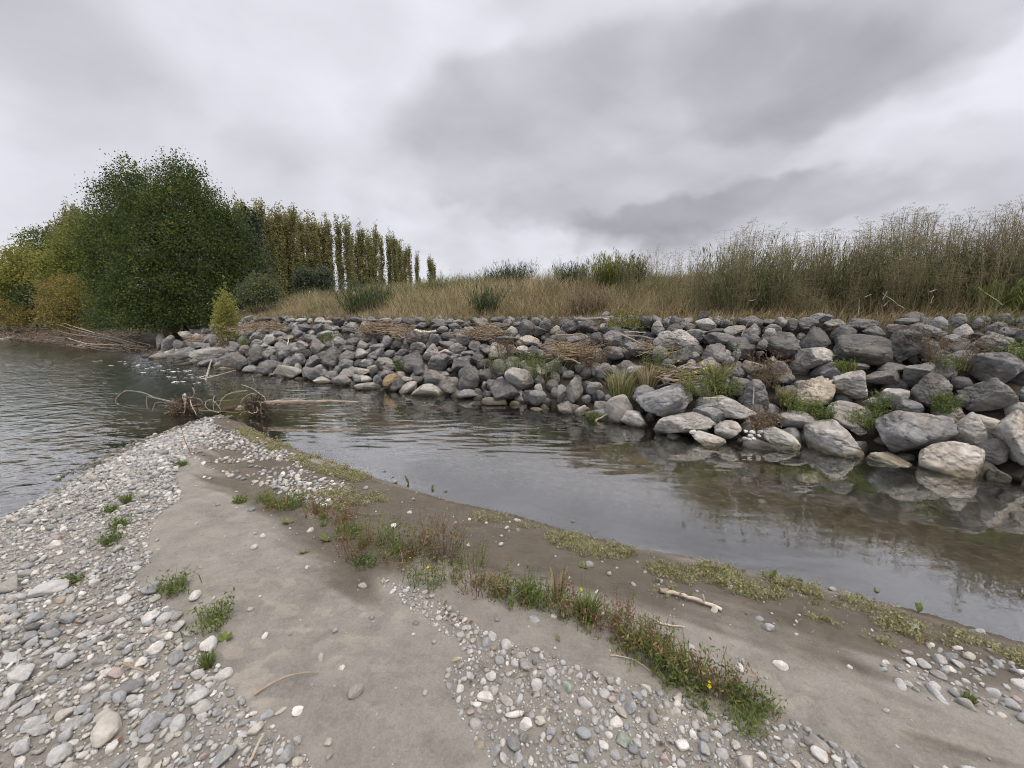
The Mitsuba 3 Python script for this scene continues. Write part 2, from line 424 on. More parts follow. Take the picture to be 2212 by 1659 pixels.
for name, m in (('sand_bar', onbar), ('bank_ground', onbank & ~onbar), ('river_bed', ~onbar & ~onbank)):
    idx, inv = np.unique(GF[m], return_inverse=True)
    if name == 'bank_ground':
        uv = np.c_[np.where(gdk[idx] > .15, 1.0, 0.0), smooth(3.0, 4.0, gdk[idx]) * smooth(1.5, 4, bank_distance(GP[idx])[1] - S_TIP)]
    elif name == 'sand_bar':                        # dampness: signed distance into the damp band along the backwater
        dd = np.full(len(idx), -2.0)
        m2 = np.hypot(*(GP[idx] - [0, 4]).T) < 14
        e_ = polyline_distance(GP[idx][m2], np.vstack([DAMP.exterior.coords]))[0]
        dd[m2] = np.where(shapely.contains_xy(DAMP, *GP[idx][m2].T), e_, -e_)
        uv = np.c_[np.zeros(len(idx)), dd]
    else:
        uv = np.zeros((len(idx), 2))
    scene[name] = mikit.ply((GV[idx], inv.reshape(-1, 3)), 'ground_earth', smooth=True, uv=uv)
tag('sand_bar', 'bar of grey brown river sand between river and backwater', kind='structure')
tag('bank_ground', 'grassed earth bank rising behind the boulders', kind='structure')
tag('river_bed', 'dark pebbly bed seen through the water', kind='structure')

# ---------------------------------------------------------------- water
tip, axis = TIP, AXIS


def b_water(p, n, uv):
    side = -(p.x - float(tip[0])) * float(axis[1]) + (p.y - float(tip[1])) * float(axis[0])
    river = mikit.smoothstep(-.9, 1.4, side)
    far = mikit.smoothstep(3.2, 6.5, p.y + .35 * p.x)
    chop = .020 * mikit.fbm(p.x * 2.1, p.y * 3.0, 0, 3) + .020 * mikit.fbm(p.x * 5.5, p.y * 9, 0, 4)
    gust = mikit.smoothstep(.36, .62, mikit.fbm(p.x * .55 + 4, p.y * .8, 0, 3))
    wx = p.x + .5 * mikit.noise(p.x * .8, p.y * .8)
    lines = .0125 * mikit.noise(wx * 1.5 + p.y * .7, p.y * 7.5 - p.x * 1.2) + .0072 * mikit.noise(wx * 3.1, p.y * 15 + p.x * 1.5) + .0010 * mikit.fbm(p.x * 9, p.y * 21, 0, 2)
    calm = .0010 * mikit.fbm(p.x * 5, p.y * 6.5, 0, 3) + .006 * mikit.fbm(p.x * 1.1, p.y * 1.3, 0, 2)
    leftness = mikit.smoothstep(3.0, -1.5, p.x)
    pool = calm + lines * (.06 + .85 * leftness * far * (.35 + .65 * gust) + .10 * gust)
    return pool * (1 - river) + chop * river


scene['water_surface'] = bump({'type': 'blendbsdf', 'weight': .29, 'clear': {'type': 'dielectric', 'int_ior': 1.9, 'ext_ior': 1.0}, 'sheen': {'type': 'conductor', 'material': 'none'}}, b_water, .008)
WX, WY = graded(-8, 8, .5, -210, 60, 1.2), graded(1, 14, .5, -70, 140, 1.2)
X, Y = np.meshgrid(WX, WY)
i, j = np.meshgrid(np.arange(len(WY) - 1), np.arange(len(WX) - 1), indexing='ij')
q = np.stack([i * len(WX) + j, i * len(WX) + j + 1, (i + 1) * len(WX) + j + 1, (i + 1) * len(WX) + j], -1).reshape(-1, 4)
scene['river_water'] = mikit.ply((np.c_[X.ravel(), Y.ravel(), 0 * X.ravel()], np.vstack([q[:, [0, 1, 2]], q[:, [0, 2, 3]]])), 'water_surface', smooth=True)
tag('river_water', 'clear river, choppy in the current and still in the backwater', kind='structure')


# ---------------------------------------------------------------- stones
SPH = {k: (lambda m: (np.array(m.vertices), np.array(m.faces)))(trimesh.creation.icosphere(k)) for k in range(5)}


def stone(rng, sub, planes=14, sharp=14, rough=.05, lo=.62, hi=1.0):
    """A rounded polyhedron: within [-1, 1] on each axis."""
    d, f = SPH[sub]
    N = unit(rng.normal(size=(planes, 3)))
    D = rng.uniform(lo, hi, planes)
    q = np.maximum(d @ N.T / D, 1e-6)
    q = np.c_[q, np.full(len(d), 1 / 1.25)]
    r = (q ** sharp).sum(1) ** (-1 / sharp)
    off = rng.uniform(0, 50, 3)
    if sub >= 2:
        r = r * (1 + rough * 2 * (meshkit.fbm(d * 1.7 + off, 4, 3) - .5))
    if sub >= 3:
        ridge = np.abs(meshkit.fbm(d * 2.3 + off, 3, 7) - .5)
        r = r * (1 - rough * .9 * np.clip(1 - ridge / .06, 0, 1)) * (1 + rough * .5 * (meshkit.fbm(d * [5, 5, 9] + off, 3, 13) - .5))
    v = d * r[:, None]
    lo_, hi_ = v.min(0), v.max(0)
    return (v - (lo_ + hi_) / 2) / ((hi_ - lo_) / 2), f


# boulders of the rock bank, read off the photograph: (x, y, width, height, turn, tone) in pixels of a crop
CROPS = []
CROPS.append((560, 1150, 2.6333, '''1545 830 290 160 0 tan|1320 775 270 150 0 mid|1780 845 210 160 10 mid|1870 915 200 75 0 light|1125 805 180 90 0 mid|870 805 230 60 4 pale|1040 765 150 110 -10 dark|950 705 300 160 -10 purple|690 645 390 160 4 light|430 650 280 150 0 mid|160 690 200 110 0 mid
280 540 160 190 20 mid|195 520 110 170 0 brown|375 550 120 110 0 mid|670 740 180 80 0 mid|430 765 210 70 0 dark|40 680 100 80 0 dark|570 560 160 90 0 mid|450 455 150 100 0 light|690 490 150 90 -15 mid|740 515 100 110 0 mid|660 410 120 60 0 mid|545 350 180 70 0 mid|660 330 100 60 0 mid|700 280 130 60 0 mid
965 570 150 140 -20 mid|1065 605 130 110 0 brown|1175 680 140 190 0 dark|1315 655 150 120 0 tan|1190 530 120 80 0 light|1205 455 240 110 -25 light|1325 495 140 110 0 light|1260 560 90 40 0 light|1470 620 180 190 0 mid|1445 530 130 90 -20 mid|1665 550 140 90 0 light|1685 625 170 110 0 dark|1620 700 160 130 10 mid|1770 730 170 140 -10 mid
1830 595 140 140 0 brown|1970 680 230 210 -15 dark|1930 540 80 70 0 mid|1770 490 130 70 0 mid|1520 475 140 60 0 brown|1615 430 110 80 0 mid|1685 375 140 80 0 mid|1840 370 150 90 0 mid|1985 380 150 60 0 mid|1920 425 160 50 -10 light|1840 295 110 60 0 pale|1920 315 110 40 0 pale|2035 300 140 80 0 dark|1650 295 120 50 0 light
1540 295 120 50 0 mid|1400 300 120 50 0 dark|1310 285 110 50 0 dark|1215 290 90 50 0 dark|1470 265 120 40 0 mid|1110 275 110 60 0 tan|1150 425 200 60 0 mid|2050 520 130 120 0 mid|1240 865 120 40 0 mid|1345 855 80 30 0 tan|1050 500 90 70 0 mid|1590 610 90 80 0 mid|1400 430 110 60 0 mid'''))
CROPS.append((1300, 1150, 2.6333, '''130 925 230 120 0 mid|390 980 280 80 0 light|500 915 120 120 15 mid|375 900 120 70 0 light|300 895 140 80 0 tan|165 840 170 90 0 tan|330 820 170 80 0 light|165 750 160 110 0 mid|380 740 170 80 0 mid|460 835 100 120 0 dark|580 845 130 90 0 mid|580 745 220 130 12 tan|640 915 180 150 -50 orange|695 960 180 130 -15 dark
810 1000 210 120 -15 light|1020 1030 350 150 5 pale|735 860 90 80 0 tan|800 905 120 60 0 light|910 910 120 80 0 dark|1065 890 190 170 0 mid|1240 970 180 190 0 brown|1190 850 90 60 0 mid|1430 880 250 260 0 dark|1435 1055 250 90 0 mid|1345 745 200 150 -35 mid|860 740 230 240 0 dark|920 805 120 130 0 brown|1130 740 280 190 -15 blue
1050 635 160 210 15 light|1190 630 170 80 0 rose|1285 685 140 80 -25 mid|1440 640 170 60 0 mid|1525 695 140 110 0 dark|1355 595 130 90 0 blue|1220 555 180 90 0 mid|905 580 150 140 25 tan|1500 565 130 110 0 light|1620 585 140 90 0 mid|1090 500 130 140 0 mid|985 495 130 110 -20 dark|860 490 140 170 0 purple|690 560 140 110 0 dark
585 515 120 130 0 mid|340 550 120 100 0 tan|330 640 140 110 0 light|485 640 180 120 0 mid|190 675 200 120 0 brown|60 640 140 150 0 dark|240 520 150 100 0 purple|95 520 120 110 0 mid|200 590 140 80 0 mid|490 570 170 70 0 mid|750 625 140 70 0 mid|620 640 110 80 0 mid|700 695 100 70 0 mid|1225 460 150 90 0 dark|1330 420 110 70 0 mid
1380 500 150 130 0 mid|1460 400 150 80 0 light|1590 480 120 110 0 dark|1300 370 150 100 0 dark|1165 390 120 80 0 mid|1420 340 120 70 0 dark|1560 315 160 80 0 tan|1340 310 140 50 0 tan|1225 320 90 50 0 tan|1130 310 160 60 0 mid|1130 350 170 60 0 dark|1730 290 150 70 0 dark|1710 350 150 70 0 mid|1690 390 180 60 0 mid|1830 330 110 100 0 brown
1940 335 90 60 0 purple|1880 420 150 130 0 light|2045 400 200 200 25 dark|2170 410 130 110 0 dark|2075 505 220 110 0 pale|1820 490 260 70 0 mid|2000 600 140 90 0 light|820 310 160 90 0 dark|700 300 100 60 0 mid|575 305 150 70 0 tan|940 290 90 60 0 mid|950 350 120 70 0 mid|855 380 90 80 0 mid|390 350 140 60 -15 light|230 350 120 70 0 light
210 400 150 60 0 dark|60 380 110 60 0 mid|90 300 120 70 0 dark|275 285 180 60 0 dark|440 290 100 50 0 mid|2035 270 80 50 0 dark|520 450 130 90 0 dark|640 415 80 60 0 brown|1615 860 150 130 0 dark|1750 800 150 200 10 dark|1860 770 100 100 -30 mid|1965 910 330 230 18 light|1810 1030 310 220 5 dark|1680 960 110 110 0 mid|1600 980 60 110 0 mid
1630 1060 90 90 0 brown|1700 1150 260 110 0 brown|2050 1070 120 120 0 dark|2150 1100 180 160 0 mid|2160 1000 90 100 0 light|2170 820 150 80 0 light|2140 1220 150 50 0 light'''))
CROPS.append((2200, 1150, 2.4578, '''1040 1070 500 340 -32 blue|1200 1280 560 210 -20 pale|1610 1125 570 200 4 pale|730 1250 280 170 5 pale|570 1150 290 260 -25 tan|850 1000 270 200 -10 blue|1445 1425 340 120 8 pale|1630 1330 260 170 5 light|1460 1180 330 150 15 mid|1940 1010 350 280 30 mid|145 965 170 270 8 brown|65 1125 160 120 0 brown|230 1135 160 110 0 light|410 1115 140 120 0 mid
345 935 160 140 -15 mid|30 985 90 170 0 mid|405 1005 90 110 0 mid|265 1035 90 80 0 mid|430 760 160 150 0 brown|750 760 190 100 0 light|1270 755 240 110 -10 tan|1170 640 240 240 0 dark|1500 590 250 180 0 purple|1745 545 310 210 0 dark|1560 450 310 120 0 mid|1690 370 230 100 0 tan|1420 320 200 130 0 light|1070 300 170 130 0 mid
915 310 160 90 0 tan|1240 330 190 90 5 brown|1315 425 190 130 0 blue|1210 470 320 170 25 light|950 420 220 90 0 dark|930 485 190 100 0 dark|745 555 220 140 0 mid|520 590 230 130 0 purple|540 450 230 160 0 blue|370 470 130 160 0 dark|170 480 210 130 0 mid|30 450 100 150 0 dark|120 340 170 130 -15 dark|285 340 220 150 0 dark|510 360 200 110 12 mid
455 215 90 60 0 mid|1400 225 150 90 -20 dark|1500 390 180 80 0 dark|1860 385 190 100 0 dark|2060 370 190 120 0 tan|2050 300 280 70 0 brown|1880 730 260 120 0 tan|1950 600 90 60 0 mid|2060 670 150 100 0 mid|2160 790 230 250 -15 purple|1120 365 150 80 0 dark|1230 275 120 40 0 dark|1210 870 180 70 0 mid|1080 760 110 120 0 mid|1770 1450 110 60 0 dark|1490 1275 80 60 0 mid'''))
CROPS.append((2900, 1200, 1.954, '''740 1040 520 250 15 pale|1340 990 640 360 12 blue|1660 1190 530 300 12 pale|1200 1225 420 120 8 pale|340 1035 310 170 8 pale|450 885 300 130 0 light|860 850 360 180 10 tan|590 665 320 240 15 rust|870 620 280 230 0 light|590 410 290 180 12 light|325 310 330 200 0 dark|605 265 250 190 0 dark|960 345 480 230 -5 dark
1290 330 300 280 15 dark|1130 560 290 150 10 brown|1410 545 270 180 -20 mid|1500 670 340 270 -25 brown|1220 720 230 150 -10 light|1340 790 210 110 25 mid|1790 960 320 270 0 pale|2130 1000 440 380 0 light|1930 690 500 270 0 brown|1990 490 470 250 0 mid|1990 290 300 160 0 tan|2090 215 170 80 0 blue
410 160 140 110 0 dark|550 150 160 110 0 purple|755 145 180 70 0 tan|960 160 250 110 0 dark|820 240 200 150 0 dark|1060 215 190 100 0 dark|1240 185 190 70 5 tan|1310 130 200 60 0 dark|1480 200 190 90 0 mid|690 105 110 60 -20 mid|1045 745 150 70 0 light|940 965 130 70 0 tan|2010 1335 210 120 0 brown|730 535 170 110 0 mid|1200 490 240 90 0 brown|950 480 150 60 0 tan
2230 700 150 150 0 mid|2240 1370 90 120 0 pale|380 690 170 150 0 dark|2200 250 160 120 0 dark|1650 260 150 70 0 mid|1850 240 130 60 0 dark|840 180 130 60 0 mid|240 250 90 60 0 light|1560 230 120 60 0 mid'''))
TONE_WORD = dict(dark='dark grey', mid='grey', light='light grey', pale='pale whitish', blue='blue-grey', brown='brownish grey', purple='dark purplish', tan='tan', orange='orange-tan', rust='orange-brown stained', rose='pinkish grey')
rows = []
for x0, y0, sc, text in CROPS:
    for r in text.replace('\n', '|').split('|'):
        x, y, w, h, rot, tone = r.split()
        rows.append(((x0 + float(x) / sc) / S, (y0 + float(y) / sc) / S, float(w) / sc / S, float(h) / sc / S, float(rot), tone))
rng = np.random.default_rng(11)


def bank_place(u, v, h):
    """Depth at which the slope of rocks is met, or the crest if the ray passes above it."""
    d = ray(u, v + .22 * h)
    t = np.geomspace(2.5, 60, 700)
    Q = np.array([0, 0, EYE]) + t[:, None] * d
    dk, _ = bank_distance(Q[:, :2])
    zs = np.clip(-0.12 + 0.62 * dk, -.12, 1.75)
    hit = (dk > -.25) & (Q[:, 2] < zs + .02)
    k = int(np.argmax(hit)) if hit.any() else len(t) - 1
    crest = int(np.argmax(dk > 3.35)) if (dk > 3.35).any() else len(t) - 1
    return t[min(k, crest)]


placed = []
boulders = []
for u, v, w, h, rot, tone in rows:
    t = bank_place(u, v, h)
    d = ray(u, v)
    c = np.array([0, 0, EYE]) + t * d
    az = math.atan2(d[0], d[1])
    a, cz = w / 2 * t * math.cos(az) / F, h / 2 * t / F
    b = (.55 * a + .45 * cz) * rng.uniform(.95, 1.2)
    b = min(b, 1.3 * min(a, cz) + .05)
    big = w * S
    sub = 4 if big > 130 else 3 if big > 46 else 2
    ang = rng.random() < .62
    V, f = stone(rng, sub, int(rng.integers(9, 15)), 40 if ang else 13, .10 if ang else .07, .50 if ang else .66)
    V = V * [a * 1.04, b * 1.1, cz * 1.05]
    ct, st = math.cos(math.radians(-rot)), math.sin(math.radians(-rot))
    V = V @ np.array([[ct, 0, -st], [0, 1, 0], [st, 0, ct]]).T
    ca, sa = math.cos(-az), math.sin(-az)
    V = V @ np.array([[ca, -sa, 0], [sa, ca, 0], [0, 0, 1]]).T + c
    boulders.append(dict(u=u, v=v, w=w, h=h, rot=rot, tone=tone, ang=ang, V=V, f=f, c=c, size=w * h, bri=rng.uniform(.86, 1.16)))
    placed.append((c[0], c[1], c[2], (a + cz) / 2))

# labels: each is told by its look, its course on the bank and its order along the bank from something one can find
MARKS = [(300, 'the end of the bank at the bleached fallen branches'), (487, 'the yellow willow sapling'), (610, 'the long brown driftwood heap'), (847, 'the orange-tan slab at the water'), (915, 'the curved bleached log'), (1130, 'the yellow-flowered weeds'),
         (1330, 'the drooping grass tussock'), (1445, 'the grey forked branch'), (1585, 'the tall leafy dock'), (1700, 'the row of white pebbles'), (1840, 'the big blue-grey wedge boulder'), (2020, 'the dry brown bush')]
ORD = ['first', 'second', 'third', 'fourth', 'fifth', 'sixth', 'seventh', 'eighth', 'ninth', 'tenth', 'eleventh', 'twelfth', 'thirteenth', 'fourteenth', 'fifteenth', 'sixteenth', 'seventeenth', 'eighteenth', 'nineteenth', 'twentieth']
wlv = lambda u: np.interp(u, WATERLINE[:, 0], WATERLINE[:, 1])
for o in boulders:
    top, bot = 688.0, wlv(o['u'])
    q = (bot - o['v'] - .25 * o['h']) / (bot - top)
    o['course'] = 'at the waterline' if q < .16 else 'low on the bank' if q < .38 else 'halfway up the bank' if q < .62 else 'high on the bank' if q < .84 else 'in the top course'
    m = min(range(len(MARKS)), key=lambda k: abs(MARKS[k][0] - o['u']))
    o['mark'], o['side'] = m, 'right' if o['u'] >= MARKS[m][0] else 'left'
    r = o['w'] / o['h']
    o['form'] = ('flat angular' if o['ang'] else 'low rounded') if r > 2 else ('upright' if r < .85 else ('angular' if o['ang'] else 'rounded'))
    o['sizeword'] = 'large ' if o['w'] * S > 190 else 'small ' if o['w'] * S < 42 else ''
groups_ = {}
for o in boulders:
    groups_.setdefault((o['course'], o['mark'], o['side'], o['tone']), []).append(o)
for (course, m, side, tone), g in groups_.items():
    g.sort(key=lambda o: abs(o['u'] - MARKS[m][0]))
    for n, o in enumerate(g):
        which = '' if len(g) == 1 else ORD[n] + ' '
        o['label'] = f"{which}{o['sizeword']}{TONE_WORD[tone]} {o['form']} boulder {course}, {side} of {MARKS[m][1]}"
        ws = o['label'].split()
        if len(ws) > 16:
            o['label'] = o['label'].replace(o['form'] + ' ', '', 1)
        if len(o['label'].split()) > 16:
            o['label'] = o['label'].replace('the end of the bank at ', '').replace('the big ', 'the ').replace('at the water', '').replace('of of', 'of').strip()
boulders.sort(key=lambda o: -o['size'])
for o in boulders:
    k = put(key_for('boulder'), o['V'], o['f'], 'boulder_stone', (ID[o['tone']], o['bri']), True)
    tag(k, o['label'], 'boulder', 'boulders of the rock bank')

# smaller rubble in the gaps and the continuation of the bank beside the frame
arc_pts = np.vstack([wl])
seg = np.linalg.norm(np.diff(wl, axis=0), axis=1)
cum = np.r_[0, np.cumsum(seg)]
bag_r = Bag()
PL = np.array(placed)
extra = []
shapes = {(s, k): stone(np.random.default_rng(900 + k + 40 * s), s, 13, 18, .08, .58) for k in range(8) for s in (1, 2)}
for n in range(5200):
    s = rng.uniform(S_TIP + .3, cum[-3] + 3.0)
    k = int(np.searchsorted(cum, s) - 1)
    p = wl[k] + (wl[k + 1] - wl[k]) * (s - cum[k]) / seg[k]
    tdir = (wl[k + 1] - wl[k]) / seg[k]
    nrm = np.array([-tdir[1], tdir[0]])
    dk = rng.uniform(-.7, 3.6)
    p = p + nrm * dk
    r = rng.choice([.10, .15, .2, .3, .4], p=[.36, .34, .22, .06, .02]) * rng.uniform(.8, 1.2)
    if s > cum[-4] + .3 and dk < 2.5:              # past the frame the bank goes on as it is in view
        r *= 1.6
    z = min(-0.22 + .62 * dk, 1.68) - .15 * r
    c = np.array([p[0], p[1], z])
    D = np.linalg.norm(PL[:, :3] - c, axis=1)
    if dk > 2.5 and r > .17:
        continue
    if (D < .62 * PL[:, 3] + r * .7).any():
        continue
    if extra:
        E_ = np.array(extra)
        if (np.linalg.norm(E_[:, :3] - c, axis=1) < .75 * (E_[:, 3] + r)).any():
            continue
    extra.append((*c, r))
    V, f = shapes[(2 if r > .19 else 1, int(rng.integers(8)))]
    th = rng.uniform(0, 2 * np.pi)
    V = V * (r * rng.uniform(.75, 1.25, 3))
    V = V @ np.array([[math.cos(th), -math.sin(th), 0], [math.sin(th), math.cos(th), 0], [0, 0, 1]]).T + c
    bag_r.add(V, f, ID[rng.choice(['mid', 'dark', 'light', 'brown', 'blue', 'tan'], p=[.34, .24, .16, .12, .08, .06])], rng.uniform(.8, 1.15))
bag_r.put('rubble', 'boulder_stone', True)
tag('rubble', 'small broken rocks wedged in the gaps between the boulders', kind='stuff')

# ---------------------------------------------------------------- cobbles and gravel of the bar
disp = lambda L: np.array([ground(u, v)[:2] for u, v in L])
ZONE_L = shapely.Polygon(np.vstack([br[1:9] + [[0, 0]] * 8, disp([(470, 925), (405, 985), (375, 1030), (395, 1075), (345, 1110), (320, 1160), (325, 1215), (285, 1250), (335, 1285), (425, 1370), (480, 1440), (510, 1500), (575, 1560), (640, 1610), (700, 1680)]), [[-.55, .5], [-7.5, -3.0]]])).buffer(0)
ZONE_N = shapely.Polygon(disp([(455, 915), (540, 940), (640, 985), (720, 1010), (760, 1060), (700, 1100), (610, 1070), (520, 1040), (450, 1010), (400, 990)])).buffer(0)
ZONE_M = shapely.Polygon(np.vstack([disp([(830, 1255), (910, 1275), (990, 1320), (1060, 1375), (1170, 1410), (1290, 1450), (1400, 1490), (1490, 1510), (1560, 1560), (1640, 1590), (1720, 1580), (1800, 1600), (1880, 1680)]), [[1.15, .6], [.1, .6]], disp([(1080, 1680), (1000, 1560), (960, 1470), (1000, 1400), (900, 1330)])])).buffer(0)
ZONE_C = shapely.Polygon(disp([(1340, 1600), (1480, 1520), (1640, 1560), (1720, 1560), (1890, 1659), (1830, 1690), (1420, 1690)])).buffer(0)
ZONE_R = shapely.Polygon(disp([(1890, 1440), (1960, 1410), (2080, 1400), (2240, 1430), (2300, 1520), (2200, 1580), (2080, 1530), (1960, 1500)])).buffer(0)
ZONE_S = shapely.Polygon(disp([(1350, 1230), (1700, 1330), (2050, 1380), (2180, 1395), (2130, 1440), (1900, 1440), (1650, 1400), (1400, 1290)])).buffer(0)
cob = np.random.default_rng(5)
N = 420000
P = np.c_[cob.uniform(-7.2, 4.8, N), cob.uniform(.55, 7.4, N)]
inz = lambda z: shapely.contains_xy(z, P[:, 0], P[:, 1])
zl, zn, zm, zc, zr, zs = (inz(z) for z in (ZONE_L, ZONE_N, ZONE_M, ZONE_C, ZONE_R, ZONE_S))
db = bar_distance(P)
patch = meshkit.fbm(np.c_[P * 2.2, np.zeros(N)], 3, 77)
onb = db > -.22
zl |= (db > -.25) & (db < .12) & (P[:, 0] < tip[0] + .25) & (P[:, 1] < tip[1] + .25)
patchy = np.clip((patch - .38) * 6, 0, 1)
dens = np.where(zl, 1.0, np.where(zc, 1.0, np.where(zm, .30 + .60 * patchy, np.where(zn, .02 + .25 * patchy, np.where(zr, .01 + .22 * np.clip((patch - .5) * 7, 0, 1), np.where(zs, .006, .0045))))))
dens = np.where(onb, dens, 0)
# the gravel thins out where sand runs into it
dens = np.where(zl, dens * np.where(P[:, 1] < 3.4, .40 + .60 * smooth(.36, .48, patch), 1), dens)
z_s = np.where(zl, .0066, np.where(zm | zc, .0058, np.where(zn, .013, .0095)))
size = z_s * np.exp(cob.normal(0, .66, N))
size = np.where(zl, size * (1 + .7 * smooth(2.2, 5.5, P[:, 1])) * (1 + .40 * smooth(-.75, -1.35, P[:, 0]) * smooth(2.6, 1.7, P[:, 1])), np.minimum(size, .026))
keep = (cob.random(N) < dens) & (cob.random(N) < np.where(zl, np.where(P[:, 1] < 2.8, np.where(size > .020, .13, np.where(size > .0125, .42, 1.0)), np.where(size > .02, .45, 1.0)), np.where(zm | zc, np.where(size > .013, .7, 1.0), 1.0)))
P, size, zl_, zmc, zn_, zr_ = P[keep], size[keep], zl[keep], (zm | zc)[keep], zn[keep], (zr | zs)[keep]
order = np.argsort(-size)
P, size, zl_, zmc, zn_, zr_ = P[order], size[order], zl_[order], zmc[order], zn_[order], zr_[order]
size = np.clip(size, .0036, .034)

# the stones one would point at, read off the photograph: (x, y, width, height, turn, tone, label)
HAND = []
for x0, y0, sc, text in (
    (0, 2268, 2.194, '''930 1280 280 360 20 cream big pale tan cobble with a pointed top|200 840 260 200 -20 ash large blocky pale grey cobble at the frame edge|1310 1260 300 180 -25 slate large dark grey angular cobble beside the big pale tan one|520 1530 310 190 -30 ash long pale grey cobble below the big pale tan one
630 1260 230 150 -5 ash rounded grey cobble touching the big pale tan one|1110 965 330 130 5 mid brown-grey flat cobble lying behind the big pale tan one|1000 835 160 120 5 rose pinkish grey oval cobble above the flat brown-grey one|70 80 220 170 0 tan large rounded brown-grey cobble at the frame edge, highest of the big ones
430 120 390 110 3 ash long half-buried pale grey slab|300 360 200 110 -15 slate bluish grey wedge-shaped cobble among the river-side gravel|190 1460 260 180 -45 ash long tilted pale grey cobble in the bottom corner|270 570 150 110 0 slate smooth round grey cobble|530 195 110 90 0 rust orange-tan round cobble|1800 600 170 140 10 white white speckled cobble beside a grass tuft
1310 360 180 110 -5 white white block-shaped cobble among grey gravel|1550 430 130 95 0 ash pale round cobble near the second green tuft|1300 110 170 120 10 slate smooth grey cobble just below the first green tuft|1690 170 120 100 0 white white knobbly cobble between the two green tufts|1240 1620 170 130 -40 cream cream cobble cut by the bottom edge|1930 1550 270 170 -15 slate large dark grey cobble at the bottom edge of the gravel
380 885 270 80 -15 tan long brownish cobble next to the blocky pale one|560 1185 180 130 -35 cream tan oblong cobble leaning on the grey one|720 1150 190 110 -30 slate grey wedge cobble above the rounded grey one|235 1150 200 110 0 ash flat light grey cobble left of the tan oblong one|225 1035 180 75 -10 dark nearly black smooth cobble|55 1080 170 110 -25 ash grey cobble cut by the frame edge
1470 1060 130 100 0 slate dark grey block cobble at the edge of the bare sand|1270 1405 140 95 0 slate slate grey round cobble below the dark angular one|1420 1350 120 65 -25 ash light grey flat cobble beside the slate round one|345 1320 230 110 -5 ash long pale cobble under the tan oblong one|1220 745 130 95 0 white white cracked cobble on sand among gravel|1200 860 110 80 0 white white veined cobble|1320 880 130 60 0 white white flat cobble
905 540 200 60 0 mid brown-grey flat slab cobble|930 370 220 80 5 tan long brown-grey cobble|440 660 190 65 10 ash long light grey cobble|100 700 170 150 -35 ash long cream-grey cobble above the blocky pale one|760 590 190 60 0 slate bluish flat cobble half buried in sand|90 440 110 100 -35 ash egg-shaped grey cobble|290 440 170 110 -30 dark dark grey angular cobble under the bluish wedge'''),
    (900, 2268, 1.996, '1000 905 135 95 -15 tan lone rounded grey-brown cobble on the bare sand|890 720 55 45 0 white small white pebble above the lone cobble|300 1090 120 95 10 slate dark grey cobble with a flat top at the gravel tongue|220 1190 150 120 -20 cream pale double-lobed cobble|410 1058 110 45 -5 cream flat cream cobble|545 1050 100 80 0 white whitish cobble at the tip of the gravel tongue|130 1145 120 60 0 slate dark oval cobble|780 1305 65 75 0 cream pale cobble on open sand near the bottom|790 1410 60 55 0 tan round tan pebble at the bottom of the open sand|545 1285 70 80 0 slate grey lumpy cobble on wet sand'),
    (1900, 2268, 1.996, '340 700 120 95 25 tan brown-tan blocky cobble in the middle stripe of pebbles|662 860 75 100 0 green green-tinted cobble|425 850 85 95 10 ash smooth round grey cobble right of the brown-tan block|805 985 115 95 0 ash white-ringed round grey cobble|345 1150 100 105 10 white round white cobble|255 1085 155 60 -12 white long purplish white cobble|1085 1060 120 75 30 cream pale two-toned oblong cobble|1530 945 68 88 0 cream egg-shaped cream cobble under the weeds|1285 885 100 65 10 cream cream oval cobble near the weeds|705 1420 105 85 0 ash knobbly grey cobble near the bottom edge|950 1330 80 75 0 white pale cracked cobble|1740 1345 85 115 -20 slate blue-grey oval cobble|1890 1205 110 85 15 slate grey wedge cobble below the weeds|540 1215 70 80 10 slate smooth slate pebble|20 950 130 80 0 white round white cobble at the stripe edge|455 1135 85 95 0 cream yellowish round cobble beside the round white one|75 470 75 85 0 ash upright grey cobble|185 545 85 90 20 ash grey wedge cobble in the narrow part of the stripe|65 785 85 80 0 white striped white and grey cobble|1220 940 100 55 15 slate dark slate oval cobble|1440 1430 90 100 20 rose reddish cobble at the bottom edge|1685 1425 75 55 0 slate dark smooth oval pebble'),
    (2900, 2100, 1.795, '1410 1100 90 170 -40 ash long pale half-buried stone on the far wet sand|570 1470 200 110 30 tan long brown cobble by the last weed|20 940 60 90 -20 white white ribbed cobble behind the weeds|1700 690 120 70 20 ash flat grey cobble at the backwater edge')):
    for r in text.replace('\n', '|').split('|'):
        x, y, w, h, rot, tone, *lab = r.split()
        HAND.append(((x0 + float(x) / sc) / S, (y0 + float(y) / sc) / S, float(w) / sc / S, float(h) / sc / S, float(rot), tone, ' '.join(lab)))
TONES = ['ash', 'slate', 'white', 'cream', 'light', 'rust', 'green', 'rose', 'tan', 'mid']
TP = [.36, .22, .16, .07, .11, .008, .007, .010, .02, .035]
stones = []
hash_, CELL = {}, .08


def free(x, y, r, k):
    cx, cy = int(math.floor(x / CELL)), int(math.floor(y / CELL))
    for a in range(cx - 2, cx + 3):
        for b in range(cy - 2, cy + 3):
            for (xx, yy, rr) in hash_.get((a, b), ()):
                if (xx - x) ** 2 + (yy - y) ** 2 < (k * (r + rr)) ** 2:
                    return False
    return True


def occupy(x, y, r):
    hash_.setdefault((int(math.floor(x / CELL)), int(math.floor(y / CELL))), []).append((x, y, r))


def cobble_mesh(rg, sub, ang):
    return stone(rg, sub, int(rg.integers(8, 13)), 26 if ang else 9, .08, .52 if ang else .68)


LIB = {(s, k): cobble_mesh(np.random.default_rng(300 + 50 * s + k), s, k % 2 == 0) for s in (0, 1, 2) for k in range(14)}


